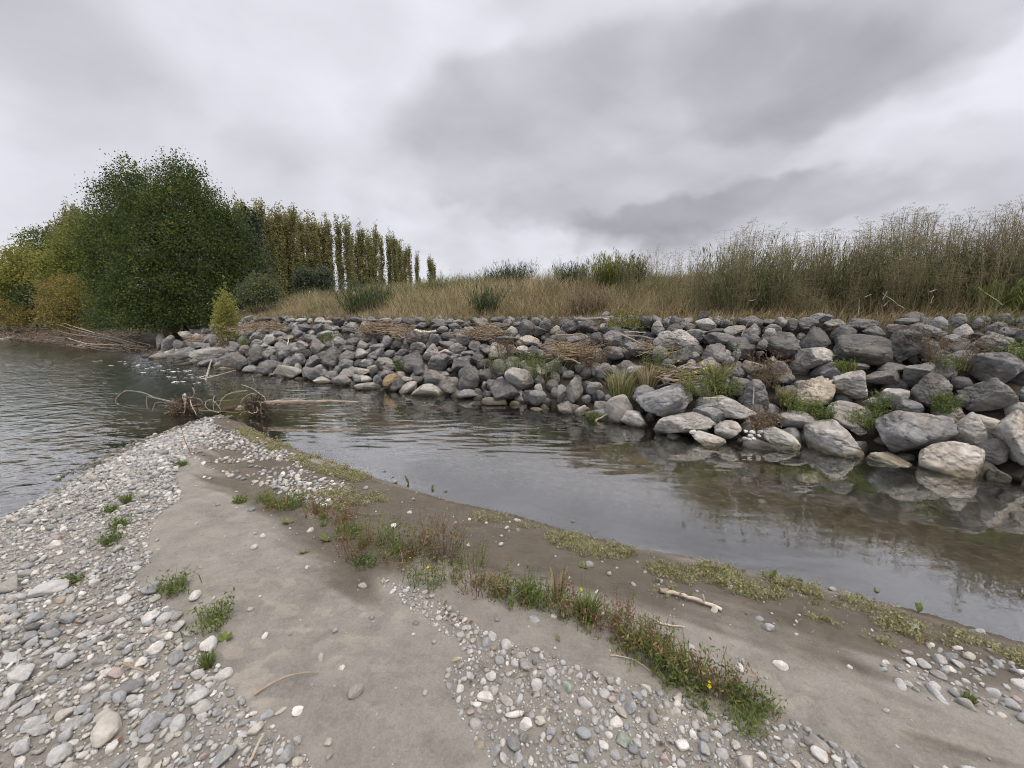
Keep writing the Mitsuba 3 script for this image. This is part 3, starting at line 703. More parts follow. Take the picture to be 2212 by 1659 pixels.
def place_stone(V, a, b, c, yaw, tilt, at):
    V = V * [a, b, c]
    ct, st = math.cos(tilt), math.sin(tilt)
    V = V @ np.array([[ct, 0, -st], [0, 1, 0], [st, 0, ct]]).T
    ca, sa = math.cos(yaw), math.sin(yaw)
    return V @ np.array([[ca, -sa, 0], [sa, ca, 0], [0, 0, 1]]).T + at


for u, v, w, h, rot, tone, lab in HAND:
    g = ground(u, v + .22 * h)
    d = ray(u, v)
    t = np.linalg.norm(g - [0, 0, EYE]) / np.linalg.norm(d)
    az, el = math.atan2(d[0], d[1]), math.atan2(-d[2], math.hypot(d[0], d[1]))
    a = w / 2 * t * math.cos(az) / F
    phi = math.atan((v - 829.5) / F)
    b = h / 2 * t / F * math.cos(phi) / math.hypot(math.sin(el), .68 * math.cos(el))
    a = a * 1.04
    yaw = -az - math.radians(rot)
    c = .70 * min(a, b) + .06 * max(a, b)
    V, f = cobble_mesh(cob, 3, cob.random() < .7)
    V = place_stone(V, a, b, c, yaw, cob.normal(0, .06), g + [0, 0, c * .55])
    k = put(key_for('cobble'), V, f, 'cobble_stone', (ID[tone], cob.uniform(.92, 1.08)), True)
    lab = lab if len(lab.split()) >= 4 else lab + ' in the gravel'
    tag(k, lab, 'cobble', 'cobbles lying on the bar')
    for s_ in np.linspace(-.6, .6, 4):
        occupy(g[0] + s_ * a * math.cos(yaw), g[1] + s_ * a * math.sin(yaw), max(.55 * b, .5 * min(a, b)))
n_hand = len(HAND)
for (x, y), r, L_, M_, N_, R_ in zip(P, size, zl_, zmc, zn_, zr_):
    if not free(x, y, r, .70 if L_ else .9):
        continue
    occupy(x, y, r)
    zone = 'L' if L_ else 'M' if M_ else 'N' if N_ else 'R' if R_ else 'B'
    stones.append((x, y, r, zone))
SX = np.array([s[:3] for s in stones])
SZ = height(SX[:, :2])
rel = np.c_[SX[:, :2], SZ - EYE]
depth = rel @ np.array([0, CP, -SP])
px = 2 * SX[:, 2] * F / np.maximum(depth, .3) * 1024 / 2212
uu = 1106 + F * rel[:, 0] / np.maximum(depth, .3)
vv = 829.5 - F * (rel @ np.array([0, SP, CP])) / np.maximum(depth, .3)
seen = (uu > -20) & (uu < 2232) & (vv < 1690)
rank = np.argsort(-np.where(seen, px, 0))
single = set(rank[:300 - n_hand].tolist())
bag_c = Bag()
picked = []
WHERE = dict(L='in the river-side gravel', M='in the middle stripe of pebbles', N='on the damp sand near the tip of the bar', R='on the wet sand by the backwater', B='on the bare sand')
CW = dict(ash='light grey', slate='slate grey', white='whitish', cream='cream', light='grey', rust='rust-tan', green='greenish', rose='pinkish', tan='tan', mid='dark grey')
for n, (x, y, r, zone) in enumerate(stones):
    if px[n] < .9 or not (-200 < uu[n] < 2400):
        if px[n] < .9:
            continue
    tone = cob.choice(TONES, p=TP)
    bri = cob.uniform(.78, 1.12)
    yaw, asp, fl = cob.uniform(0, np.pi), cob.uniform(.6, .98), cob.uniform(.48, .86)
    a, b = r * 1.1, r * 1.1 * asp
    c = r * fl
    sub = 2 if px[n] > 13 else 1 if px[n] > 4.6 else 0
    if n in single: sub = 2
    kk = int(cob.integers(14))
    V, f = LIB[(sub, kk)]
    lift = c * cob.uniform(.25, .7) * (1.25 if zone == 'L' else .85)
    V = place_stone(V, a, b, c, yaw, cob.normal(0, .34), np.array([x, y, SZ[n] + lift]))
    if n in single:
        shape = 'angular' if kk % 2 == 0 else 'long' if asp < .7 else 'round' if asp > .86 else 'oval'
        picked.append((px[n], uu[n], vv[n], tone, zone, shape, V, f, bri))
    else:
        bag_c.add(V, f, ID[tone], bri)
by = {}
for o in sorted(picked, key=lambda o: -o[0]):
    by.setdefault((o[3], o[4], o[5]), []).append(o)
SUP = ['largest', 'second largest', 'third largest', 'fourth largest', 'fifth largest']
rest_ = []
for (tone, zone, shape), g in by.items():
    for n, o in enumerate(g):
        k = put(key_for('cobble'), o[6], o[7], 'cobble_stone', (ID[tone], o[8]), True)
        if len(g) == 1:
            tag(k, f'single {CW[tone]} {shape} stone {WHERE[zone]}', 'cobble', 'cobbles lying on the bar')
        elif n < 5:
            tag(k, f'{SUP[n]} of the {CW[tone]} {shape} stones {WHERE[zone]}', 'cobble', 'cobbles lying on the bar')
        else:
            rest_.append((k, tone, shape, zone, o[1], o[2]))
SPOTS = dict(L=[('the upper large green tuft', 378, 1262), ('the lower large green tuft', 458, 1335), ('the thin grass tuft', 450, 1430), ('the small bright far tuft', 273, 1080), ('the lowest small gravel weed', 243, 1165), ('the dark small tuft', 150, 1258), ('the big pale tan cobble', 232, 1560), ('the blocky pale cobble', 90, 1452), ('the white speckled cobble', 450, 1394), ('the gravel tip at the driftwood', 440, 925), ('the long half-buried slab', 195, 1300)],
             M=[('the green-tinted cobble', 1220, 1480), ('the brown-tan block', 1136, 1436), ('the narrow top of the stripe', 850, 1275), ('the last weed', 1640, 1550), ('the round white cobble', 1137, 1560)], N=[('the far tip', 450, 930), ('the far end of the weed line', 575, 1080)], R=[('the long pale half-buried stone', 2022, 1488), ('the knotty stick', 1490, 1300), ('the backwater edge', 2150, 1400)], B=[('the lone rounded cobble', 767, 1492), ('the broad-leaved rosette', 708, 1165), ('the last weed', 1640, 1550), ('the knotty stick', 1490, 1300)])
cells = {}
for k, tone, shape, zone, u, v in rest_:
    m = min(SPOTS[zone], key=lambda q_: math.hypot(q_[1] - u, q_[2] - v))
    cells.setdefault((tone, shape, zone, m), []).append((math.hypot(m[1] - u, m[2] - v), k))
for (tone, shape, zone, m), g in cells.items():
    for n, (_, k) in enumerate(sorted(g)):
        tag(k, f"{ORD[n] + ' ' if len(g) > 1 else ''}middling {CW[tone]} {shape} stone from {m[0]}, {dict(L='in the gravel', M='among the pebbles', N='on damp sand', R='on wet sand', B='on bare sand')[zone]}", 'cobble', 'cobbles lying on the bar')
GRIT = np.c_[cob.uniform(-4.5, 3.2, 90000), cob.uniform(.7, 4.6, 90000)]
gz = np.where(shapely.contains_xy(ZONE_L, *GRIT.T), .50, np.where(shapely.contains_xy(ZONE_M, *GRIT.T) | shapely.contains_xy(ZONE_C, *GRIT.T), .55, .018)) * np.clip((meshkit.fbm(np.c_[GRIT * 3, 0 * GRIT[:, :1]], 3, 41) - .30) * 4, .1, 1)
GRIT = GRIT[(cob.random(len(GRIT)) < gz) & (bar_distance(GRIT) > .05)]
gh = height(GRIT)
for (x, y), z in zip(GRIT, gh):
    V, f = LIB[(0, int(cob.integers(14)))]
    r = cob.uniform(.0022, .0048)
    bag_c.add(V * [r, r * .8, r * .7] + [x, y, z + r * .4], f, ID[cob.choice(['ash', 'slate', 'white', 'tan', 'light'])], cob.uniform(.7, 1.1))
bag_c.put('gravel', 'cobble_stone', True)
tag('gravel', 'loose small grey and white river pebbles covering the bar', kind='stuff')
#@@VEG
# ---------------------------------------------------------------- plants
def on_plane(u, v, y):
    d = ray(u, v)
    return np.array([0, 0, EYE]) + d * (y / d[1])


def pick(rng, table, n):
    return rng.choice([ID[k] for k in table], p=np.array(list(table.values())) / sum(table.values()), size=n)


def crown(rng, bag, lobes, n_clump, n_leaf, size, table, inner=.25, clump=.34, top_shoots=0, shoot=.9, up=.25):
    """Leaves in clumps through ellipsoid lobes (x, y, z, rx, ry, rz)."""
    L = np.array(lobes, float)
    wgt = (L[:, 3] * L[:, 4] * L[:, 5]) ** (2 / 3)
    k = rng.choice(len(L), n_clump, p=wgt / wgt.sum())
    d = unit(rng.normal(size=(n_clump, 3)))
    r = np.where(rng.random(n_clump) < inner, rng.uniform(.2, .75, n_clump), rng.uniform(.78, 1.06, n_clump))
    C = L[k, :3] + d * L[k, 3:] * r[:, None]
    tone, bri = pick(rng, table, n_clump), rng.uniform(.62, 1.38, n_clump)
    for i in range(0, n_clump, 400):
        c, m = C[i:i + 400], len(C[i:i + 400])
        s = clump * rng.uniform(.6, 1.3, m)
        P_ = (c[:, None] + rng.normal(size=(m, n_leaf, 3)) * s[:, None, None] * [1, 1, .8]).reshape(-1, 3)
        tn = np.repeat(tone[i:i + m], n_leaf)
        swap = rng.random(len(tn)) < .15
        tn = np.where(swap, pick(rng, table, len(tn)), tn)
        leaves(bag, rng, P_, size, size * .72, tn, np.repeat(bri[i:i + m], n_leaf) * rng.uniform(.92, 1.08, len(tn)), along=[0, 0, up], spread=1)
    for _ in range(top_shoots):
        q_ = L[rng.choice(len(L), p=wgt / wgt.sum())]
        d = unit(rng.normal(size=3) * [1, 1, .6] + [0, 0, 1.2])
        b0 = q_[:3] + d * q_[3:] * .93
        h = shoot * rng.uniform(.5, 1.2)
        lean = rng.normal(size=2) * .08 * h + d[:2] * .12 * h
        m = int(46 * h / shoot)
        tt = rng.uniform(-.15, 1, m)
        P_ = b0 + np.c_[tt[:, None] * lean, tt * h] + rng.normal(size=(m, 3)) * (.065 * (1.2 - tt[:, None]))
        leaves(bag, rng, P_, size * .85, size * .6, pick(rng, table, m), rng.uniform(.8, 1.2, m))


def trunk_and_limbs(rng, base, lobes, r, forks=2, tone='bark'):
    bag = Bag()
    top = np.mean([l[:3] for l in lobes], 0)
    base = np.asarray(base, float)
    for f_ in range(forks):
        foot = base + [rng.normal() * r * 1.5, rng.normal() * r * 1.5, -.3]
        mid = foot + (top - foot) * .45 + rng.normal(size=3) * .25
        tube(bag, curve(foot, mid, rng, .05, 7), r, r * .6, ID[tone], rng.uniform(.8, 1.1), 7)
        for l in lobes:
            if rng.random() < .75:
                tube(bag, curve(mid + rng.normal(size=3) * .15, np.array(l[:3]) + rng.normal(size=3) * np.array(l[3:]) * .25 + [0, 0, l[5] * .4], rng, .08, 6), r * .4, r * .07, ID[tone], 1, 5)
    return bag


def tree(name, label, cat, lobes_px, y, table, n_clump, n_leaf, size, group=None, seed=0, shoots=0, shoot=.9, deep=.8, trunk=.14, forks=2, clump=.34, inner=.25, tone='bark', up=.25):
    """lobes_px: (u, v, ru, rv, dy) in full-photograph pixels, standing at the distance y."""
    rng = np.random.default_rng(seed + 500)
    L = []
    for u, v, ru, rv, dy in lobes_px:
        yy = y + dy
        c = on_plane(u / S, v / S, yy)
        k = yy / (F * S)
        cz = math.cos(math.atan2(c[0], c[1]))
        L.append((*c, ru * k * (.5 + .5 * cz), (ru * k * .5 + rv * k * .3) * deep * 1.3, rv * k))
    key = key_for(name)
    x0 = float(np.mean([l[0] for l in L]))
    base = np.array([x0, y, height([[x0, y]])[0]])
    trunk_and_limbs(rng, base, L, trunk, forks, tone).put(part(key, 'trunk'), 'dead_wood', True)
    bag = Bag()
    crown(rng, bag, L, n_clump, n_leaf, size, table, inner=inner, clump=clump, top_shoots=shoots, shoot=shoot, up=up)
    bag.put(part(key, 'crown'))
    tag(key, label, cat, group)
    return key


DARK = {'leafdark': .46, 'leaf': .34, 'leafolive': .12, 'leafgrey': .08}
tree('broadleaf_tree', 'big dark green many-stemmed tree at the end of the boulder bank', 'tree',
     [(505, 740, 40, 95, .6), (560, 790, 60, 110, .2), (450, 830, 60, 100, .3), (668, 735, 40, 95, .8), (725, 725, 44, 90, .5), (615, 880, 70, 100, -.2), (790, 790, 55, 100, .5), (845, 860, 55, 100, .2), (900, 950, 60, 110, .3), (400, 900, 50, 90, .6), (700, 850, 100, 130, -.5),
      (530, 960, 120, 130, -.5), (430, 1010, 80, 120, 0), (650, 1000, 130, 130, -1.0), (800, 1000, 120, 130, -.6), (900, 1080, 90, 110, -.2), (600, 1110, 160, 120, -1.3), (440, 1130, 85, 110, -.1), (770, 1150, 150, 100, -1.1), (560, 1205, 160, 60, -1.2), (690, 1225, 120, 45, -1.3), (430, 1245, 90, 38, -.8), (800, 1235, 90, 40, -1.4), (590, 1262, 150, 30, -1.6)],
     21.5, DARK, 3600, 40, .092, seed=1, shoots=230, shoot=.9, trunk=.17, forks=4, clump=.27, inner=.22)
tree('broadleaf_tree', 'grey-green leaning tree on the right flank of the big dark tree', 'tree', [(930, 1010, 85, 150, .6), (985, 1080, 55, 110, .8), (900, 1130, 80, 90, -.4)], 22.5,
     {'leafgrey': .6, 'leafdark': .3, 'leaf': .1}, 420, 28, .16, seed=2, shoots=16, shoot=.8, trunk=.09, forks=2)
LEFT = 'autumn trees on the far river bank'
tree('broadleaf_tree', 'olive green tree standing just behind the big dark one', 'tree', [(325, 1000, 80, 110, 0), (290, 1090, 110, 110, 0), (375, 930, 45, 70, .5)], 33, {'leafolive': .65, 'leaf': .15, 'leafyellow': .2}, 560, 30, .16, LEFT, 3, 18, .7, trunk=.12)
tree('broadleaf_tree', 'muted green round-topped tree third from the frame edge', 'tree', [(190, 1010, 85, 95, 0), (215, 1090, 100, 100, .4), (150, 1000, 60, 80, 0)], 41, {'leafolive': .5, 'leafgrey': .3, 'leaf': .2}, 460, 28, .17, LEFT, 4, 20, .8, trunk=.12)
tree('broadleaf_tree', 'yellow-green tree turning gold with orange branch tips', 'tree', [(120, 1060, 80, 80, 0), (60, 1090, 90, 90, .5), (160, 1110, 70, 80, -.4)], 37, {'leafyellow': .55, 'leafolive': .28, 'leaforange': .17}, 460, 26, .19, LEFT, 5, 14, .8, trunk=.1)
tree('broadleaf_tree', 'yellowish tree cut by the frame edge', 'tree', [(10, 1140, 90, 90, 0), (-60, 1090, 90, 110, .8), (70, 1160, 60, 70, -.5)], 37.5, {'leafyellow': .5, 'leafolive': .4, 'leaf': .1}, 380, 26, .18, LEFT, 6, 8, .7, trunk=.1)
tree('willow_bush', 'rounded rust-brown willow bush at the water beside the dark tree', 'bush', [(275, 1180, 95, 90, 0), (240, 1235, 80, 60, -.5), (330, 1230, 75, 70, .3)], 27, {'leafrust': .62, 'leafyellow': .2, 'leaforange': .18}, 520, 30, .10, LEFT, 7, 30, .6, trunk=.05, forks=3, clump=.26)
tree('willow_bush', 'low orange bush at the frame edge above the water', 'bush', [(40, 1235, 90, 50, 0), (-30, 1215, 80, 60, .4), (110, 1250, 60, 36, .2)], 35, {'leaforange': .5, 'leafrust': .3, 'leafyellow': .2}, 320, 28, .11, LEFT, 8, 12, .5, trunk=.05, forks=3, clump=.26)
tree('evergreen_bush', 'dark green bush in the hollow behind the rust-brown willow', 'bush', [(170, 1190, 90, 70, 1.5), (385, 1190, 70, 80, 1.5)], 35, {'leafdark': .7, 'leafgrey': .3}, 300, 26, .2, LEFT, 9, 4, .5, trunk=.07)
tree('pine_tree', 'dark conifer between the big tree and the poplars', 'tree', [(980, 880, 26, 48, 0), (985, 960, 36, 55, 0), (985, 1050, 46, 70, 0), (1000, 1120, 52, 45, 0)], 44, {'conifer': .8, 'leafdark': .2}, 330, 26, .26, None, 10, 4, .8, trunk=.2, forks=1, clump=.42, up=.0)
tree('grey_bush', 'grey-green round bush at the foot of the poplars, nearer the conifer', 'bush', [(1200, 1092, 22, 32, 0), (1190, 1120, 26, 22, 0)], 46, {'leafgrey': .8, 'leafdark': .2}, 160, 24, .20, 'bushes at the foot of the poplars', 12, 8, .7, trunk=.08)
tree('grey_bush', 'taller grey-green bush at the foot of the middle poplars', 'bush', [(1272, 1090, 22, 34, 0), (1283, 1115, 26, 22, 0)], 47, {'leafgrey': .85, 'leafdark': .15}, 170, 24, .20, 'bushes at the foot of the poplars', 13, 8, .7, trunk=.08)
tree('grey_bush', 'low grey-green scrub where the meadow meets the big tree', 'bush', [(1030, 1150, 55, 28, 0), (975, 1165, 40, 34, .5), (1065, 1160, 34, 18, 0), (1010, 1120, 16, 30, .2), (1050, 1130, 14, 26, 0)], 19, {'leafgrey': .6, 'leafolive': .25, 'sage': .15}, 260, 22, .085, None, 14, 60, .5, trunk=.04, forks=3, clump=.2)
tree('willow_sapling', 'slender yellow-green willow sapling growing out of the boulders', 'sapling', [(896, 1195, 12, 42, 0), (880, 1235, 22, 45, 0), (914, 1240, 20, 42, .1), (880, 1295, 34, 48, -.1), (915, 1290, 22, 45, .1), (862, 1270, 14, 40, 0)], 15.6, {'willow': .8, 'leafyellow': .2}, 190, 22, .055, None, 15, 75, .6, trunk=.03, forks=5, clump=.085, inner=.5, up=1.2)

# Lombardy poplars: four shapes, each tree an entry of its own
POP = []
for k in range(4):
    rng = np.random.default_rng(40 + k)
    tb, lb = Bag(), Bag()
    tube(tb, curve([0, 0, -.02], [0, 0, .97], rng, .006, 9), .011, .002, ID['bark'], 1, 6)
    n = 50
    for i in range(n):
        z0 = rng.uniform(.0, .80)
        th = rng.uniform(0, 2 * np.pi)
        rad = .052 * math.sin(min(1, (z0 + .12) * 1.5) * np.pi * .5) * (1.12 - z0 * .75) * rng.uniform(.7, 1.25)
        L = rng.uniform(.14, .24)
        e = np.array([rad * math.cos(th), rad * math.sin(th), z0 + L])
        p_ = curve([0, 0, z0], e, rng, .05, 5, -.06)
        tube(tb, p_, .003, .0007, ID['bark'], 1, 3)
        m = int(rng.integers(60, 95))
        tt = rng.uniform(.25, 1.08, m)
        Q = np.stack([np.interp(tt, np.linspace(0, 1, 5), p_[:, c]) for c in range(3)], 1) + rng.normal(size=(m, 3)) * [.010, .010, .014]
        Q[:, 2] += np.maximum(tt - 1, 0) * L
        leaves(lb, rng, Q, .017, .011, pick(rng, {'poplar': .6, 'poplarg': .4}, m), rng.uniform(.75, 1.25) * rng.uniform(.9, 1.1, m), along=[0, 0, .8])
    POP.append((tb.put(f'poplar_source_{k}_trunk', 'dead_wood', True), lb.put(f'poplar_source_{k}_crown')))
POP = [(scene.pop(a), scene.pop(b)) for a, b in POP]
TOPS = [(212, 848), (252, 826), (277, 820), (303, 826), (190, 885), (330, 838), (935, 800), (1018, 800), (1042, 824), (1081, 814), (1118, 828), (1146, 822), (1180, 856), (1224, 858), (1264, 868), (1287, 866), (1328, 870), (1362, 872), (1376, 900), (1420, 906), (1470, 906), (1496, 930), (1530, 928), (1549, 922), (1572, 962), (1590, 968), (1608, 976), (1641, 1004), (1694, 1006), (1706, 1028), (965, 812), (1060, 842), (1205, 880), (1400, 925), (1000, 815), (1100, 835), (1132, 845), (1163, 850), (1245, 878), (1445, 925), (1560, 950), (950, 830)]
rng = np.random.default_rng(61)
for n, (u, v) in enumerate(TOPS):
    d = ray(u / S, v / S)
    tan_el = d[2] / d[1]
    y = (21.0 - EYE) / tan_el * (1.0 if n < 34 else 1.1) if u > 400 else 74 + rng.uniform(-3, 3)
    H = y * tan_el + EYE - 2.0
    key = key_for('poplar_tree')
    x = d[0] * y / d[1]
    M = T().translate([x, y, 2.0]).rotate([0, 0, 1], float(rng.uniform(0, 360))).scale([H * 1.12 * rng.uniform(.75, 1.25), H * 1.1 * rng.uniform(.85, 1.1), H * 1.06])
    a, b = POP[int(rng.integers(4))]
    scene[f'{key}__trunk'] = {**a, 'to_world': M}
    scene[f'{key}__crown'] = {**b, 'to_world': M}
    if u < 400:
        order_ = sum(1 for q_ in TOPS if q_[0] < u)
        tag(key, f'{ORD[order_]} bare-topped poplar from the frame edge, showing above the far-bank trees', 'tree', 'slim poplars behind the trees')
    else:
        order_ = sum(1 for q_ in TOPS if 400 < q_[0] < u)
        name_ = (ORD + ['twenty-first', 'twenty-second', 'twenty-third', 'twenty-fourth', 'twenty-fifth', 'twenty-sixth', 'twenty-seventh', 'twenty-eighth', 'twenty-ninth', 'thirtieth', 'thirty-first', 'thirty-second', 'thirty-third', 'thirty-fourth', 'thirty-fifth', 'thirty-sixth', 'thirty-seventh', 'thirty-eighth', 'thirty-ninth', 'fortieth', 'forty-first', 'forty-second', 'forty-third', 'forty-fourth', 'forty-fifth'])[order_]
        tag(key, f'{name_} slim brownish poplar of the row, counted from the big dark tree', 'tree', 'slim poplars in a row')


# ---------------------------------------------------------------- smaller plants
def stems(bag, rng, c, n, r, h, idx, rad=.0022, lean=.35, sides=3, wob=.05):
    out = []
    for _ in range(n):
        th, q_ = rng.uniform(0, 2 * np.pi), math.sqrt(rng.random())
        o = np.array([math.cos(th), math.sin(th), 0])
        hh = h * rng.uniform(.5, 1.0)
        foot = c + o * q_ * r * .75
        foot[2] = c[2] - .02
        tip_ = foot + o * lean * hh * q_ * rng.uniform(.5, 1.3) + rng.normal(size=3) * [.1 * hh, .1 * hh, 0] + [0, 0, hh]
        p_ = curve(foot, tip_, rng, wob, 5)
        if rad:
            tube(bag, p_, rad, rad * .45, idx, rng.uniform(.8, 1.2), sides, cap=False)
        out.append(p_)
    return out


def along(p_, t_):
    return np.stack([np.interp(t_, np.linspace(0, 1, len(p_)), p_[:, k]) for k in range(3)], 1)


def weed(kind, c, w, h, rng, fine=1.0, amount=1.0):
    """(foliage, flower places) of one clump standing at c, w wide and h high."""
    bag, fl = Bag(), []
    c = np.asarray(c, float)
    N = lambda k: max(2, int(k * amount))
    if kind in ('herb', 'herbdark', 'mixed', 'red', 'feather', 'flowered', 'dockish'):
        g = {'herb': {'herb': .7, 'herbdark': .3}, 'herbdark': {'herbdark': .7, 'herb': .3}, 'mixed': {'herb': .36, 'herbdark': .12, 'redbrown': .26, 'straw': .16, 'red': .10}, 'red': {'red': .5, 'redbrown': .38, 'herb': .12},
             'feather': {'herb': .85, 'leafyellow': .15}, 'flowered': {'herb': .6, 'herbdark': .3, 'straw': .1}, 'dockish': {'herb': .8, 'herbdark': .2}}[kind]
        for p_ in stems(bag, rng, c, N(34), w * .5, h, ID['red' if kind == 'red' else 'redbrown' if kind == 'mixed' else 'herbdark'], .0016 * fine):
            m = N(12) + 16
            tt = rng.uniform(.05, 1.0, m) ** .8
            Q = along(p_, tt) + rng.normal(size=(m, 3)) * .016 * fine
            if kind == 'feather':
                leaves(bag, rng, Q, .032 * fine, .0042 * fine, pick(rng, g, m), rng.uniform(.8, 1.25, m), along=[0, 0, .5])
            elif kind == 'red':
                leaves(bag, rng, Q, .014 * fine, .0055 * fine, pick(rng, g, m), rng.uniform(.7, 1.25, m), along=[0, 0, .9])
            else:
                leaves(bag, rng, Q, .024 * fine, .0075 * fine, pick(rng, g, m), rng.uniform(.65, 1.25, m), along=[0, 0, .45])
        if kind in ('mixed', 'herb', 'flowered'):
            n = N(40)
            B = c + np.c_[rng.normal(size=(n, 2)) * w * .25, np.full(n, -.01)]
            blades(bag, rng, B, rng.normal(size=(n, 2)) * h * .3, h * rng.uniform(.4, .95, n), .006 * fine, pick(rng, {'herb': .6, 'grassgreen': .25, 'straw': .15}, n), rng.uniform(.8, 1.2, n))
        if kind == 'flowered':
            fl = [c + [rng.normal() * w * .28, rng.normal() * w * .28, h * rng.uniform(.75, 1.1)] for _ in range(min(3, N(3)) if fine < 1.4 else N(8))]
    elif kind in ('tussock', 'grass', 'drygrass'):
        n = N(230)
        th = rng.uniform(0, 2 * np.pi, n)
        q_ = np.sqrt(rng.random(n))
        B = c + np.c_[np.cos(th) * q_ * w * .22, np.sin(th) * q_ * w * .22, np.full(n, -.02)]
        out = np.c_[np.cos(th), np.sin(th)] * (w * .38 * rng.uniform(.3, 1.2, n))[:, None]
        g = {'tussock': {'straw': .35, 'grassgreen': .4, 'herb': .15, 'strawpale': .1}, 'grass': {'herb': .7, 'grassgreen': .3}, 'drygrass': {'straw': .5, 'strawbrown': .32, 'strawpale': .18}}[kind]
        blades(bag, rng, B, out, h * rng.uniform(.5, 1, n), .007 * fine, pick(rng, g, n), rng.uniform(.7, 1.25, n))
    elif kind in ('dry', 'deadshrub'):
        for p_ in stems(bag, rng, c, N(60), w * .45, h, ID['twig'], .002 * fine, .5, 3, .12):
            for _ in range(3):
                t0 = rng.uniform(.3, .95)
                b0 = along(p_, np.array([t0]))[0]
                tube(bag, curve(b0, b0 + rng.normal(size=3) * h * .16 + [0, 0, h * .08], rng, .15, 4), .0013 * fine, .0006 * fine, pick(rng, {'twig': .5, 'twigpale': .3, 'strawbrown': .2}, 1)[0], rng.uniform(.7, 1.3), 3, cap=False)
            m = N(6) if kind == 'dry' else N(16)
            Q = along(p_, rng.uniform(.3, 1, m)) + rng.normal(size=(m, 3)) * .02 * fine
            leaves(bag, rng, Q, .03 * fine, .012 * fine, pick(rng, {'twigpale': .3, 'strawbrown': .4, 'twig': .3}, m), rng.uniform(.6, 1.2, m))
    elif kind in ('dock', 'leafpair', 'rosette'):
        n = N({'dock': 26, 'leafpair': 5, 'rosette': 9}[kind])
        if kind == 'dock':
            tube(bag, curve(c - [0, 0, .03], c + [0, 0, h], rng, .02, 6), .008, .003, ID['herbdark'], 1, 4)
        for k in range(n):
            th = rng.uniform(0, 2 * np.pi)
            z0 = h * rng.uniform(.1, .95) if kind == 'dock' else 0
            L = w * rng.uniform(.35, .6) if kind == 'dock' else h * rng.uniform(.7, 1.05)
            d = unit(np.array([math.cos(th), math.sin(th), {'dock': .55, 'leafpair': 3.0, 'rosette': 1.0}[kind]]))
            sd = unit(np.cross(d, [0, 0, 1.0])) * L * .17
            b0 = c + [0, 0, z0 - .005]
            dn = np.array([0, 0, -.12 * L])
            V = np.array([b0, b0 + d * L * .4 + sd, b0 + d * L * .4 - sd, b0 + d * L * .78 + sd * .8 + dn * .5, b0 + d * L * .78 - sd * .8 + dn * .5, b0 + d * L + dn])
            bag.add(V, [[0, 1, 2], [1, 3, 2], [2, 3, 4], [3, 5, 4]], pick(rng, {'herb': .8, 'grassgreen': .2}, 1)[0], rng.uniform(.8, 1.3))
    elif kind == 'mat':
        m = N(900)
        th, q_ = rng.uniform(0, 2 * np.pi, m), np.sqrt(rng.random(m))
        zz = h * (1 - q_ ** 2) * rng.uniform(.2, 1.1, m)
        Q = c + np.c_[np.cos(th) * q_ * w * .5, np.sin(th) * q_ * w * .32, zz]
        leaves(bag, rng, Q, .04 * fine, .03 * fine, pick(rng, {'leafolive': .4, 'leafyellow': .2, 'herb': .15, 'strawbrown': .25}, m), rng.uniform(.6, 1.2, m))
    return bag, fl


def flower_mesh(c, r, rng):
    n = 9
    th = np.arange(n) * 2 * np.pi / n
    nrm = unit(np.array([rng.normal() * .35, rng.normal() * .35 - .35, 1.0]))
    a = unit(np.cross(nrm, [1, 0, .1]))
    b = np.cross(nrm, a)
    ring = c + r * (np.cos(th)[:, None] * a + np.sin(th)[:, None] * b) * (1 - .28 * (np.arange(n) % 2))[:, None]
    V = np.vstack([c - nrm * r * .25, ring])
    k = np.arange(n)
    return V, np.stack([k * 0, 1 + k, 1 + (k + 1) % n], 1)


def plant(name, label, cat, group, kind, c, w, h, seed, fine=1.0, amount=1.0, flower_r=.011, extra_flowers=0):
    rng = np.random.default_rng(seed + 7000)
    bag, fl = weed(kind, c, w, h, rng, fine, amount)
    key = key_for(name)
    fl += [np.asarray(c) + [rng.normal() * w * .25, rng.normal() * w * .25, h * rng.uniform(.6, 1.05)] for _ in range(extra_flowers)]
    if fl:
        bag.put(part(key, 'foliage'))
        for p_ in fl:
            V, f = flower_mesh(np.asarray(p_), flower_r * rng.uniform(.7, 1.2), rng)
            put(part(key, 'flower'), V, f, 'leaf_tissue', (ID['flower'], rng.uniform(.85, 1.05)))
    else:
        bag.put(key)
    tag(key, label, cat, group)


def span(u, v, w, h, c):
    """Width and height in metres of (w, h) layout pixels at the place c."""
    t = (np.asarray(c) - [0, 0, EYE]) @ np.array([0, CP, -SP])
    return w * t / F, h * t / F


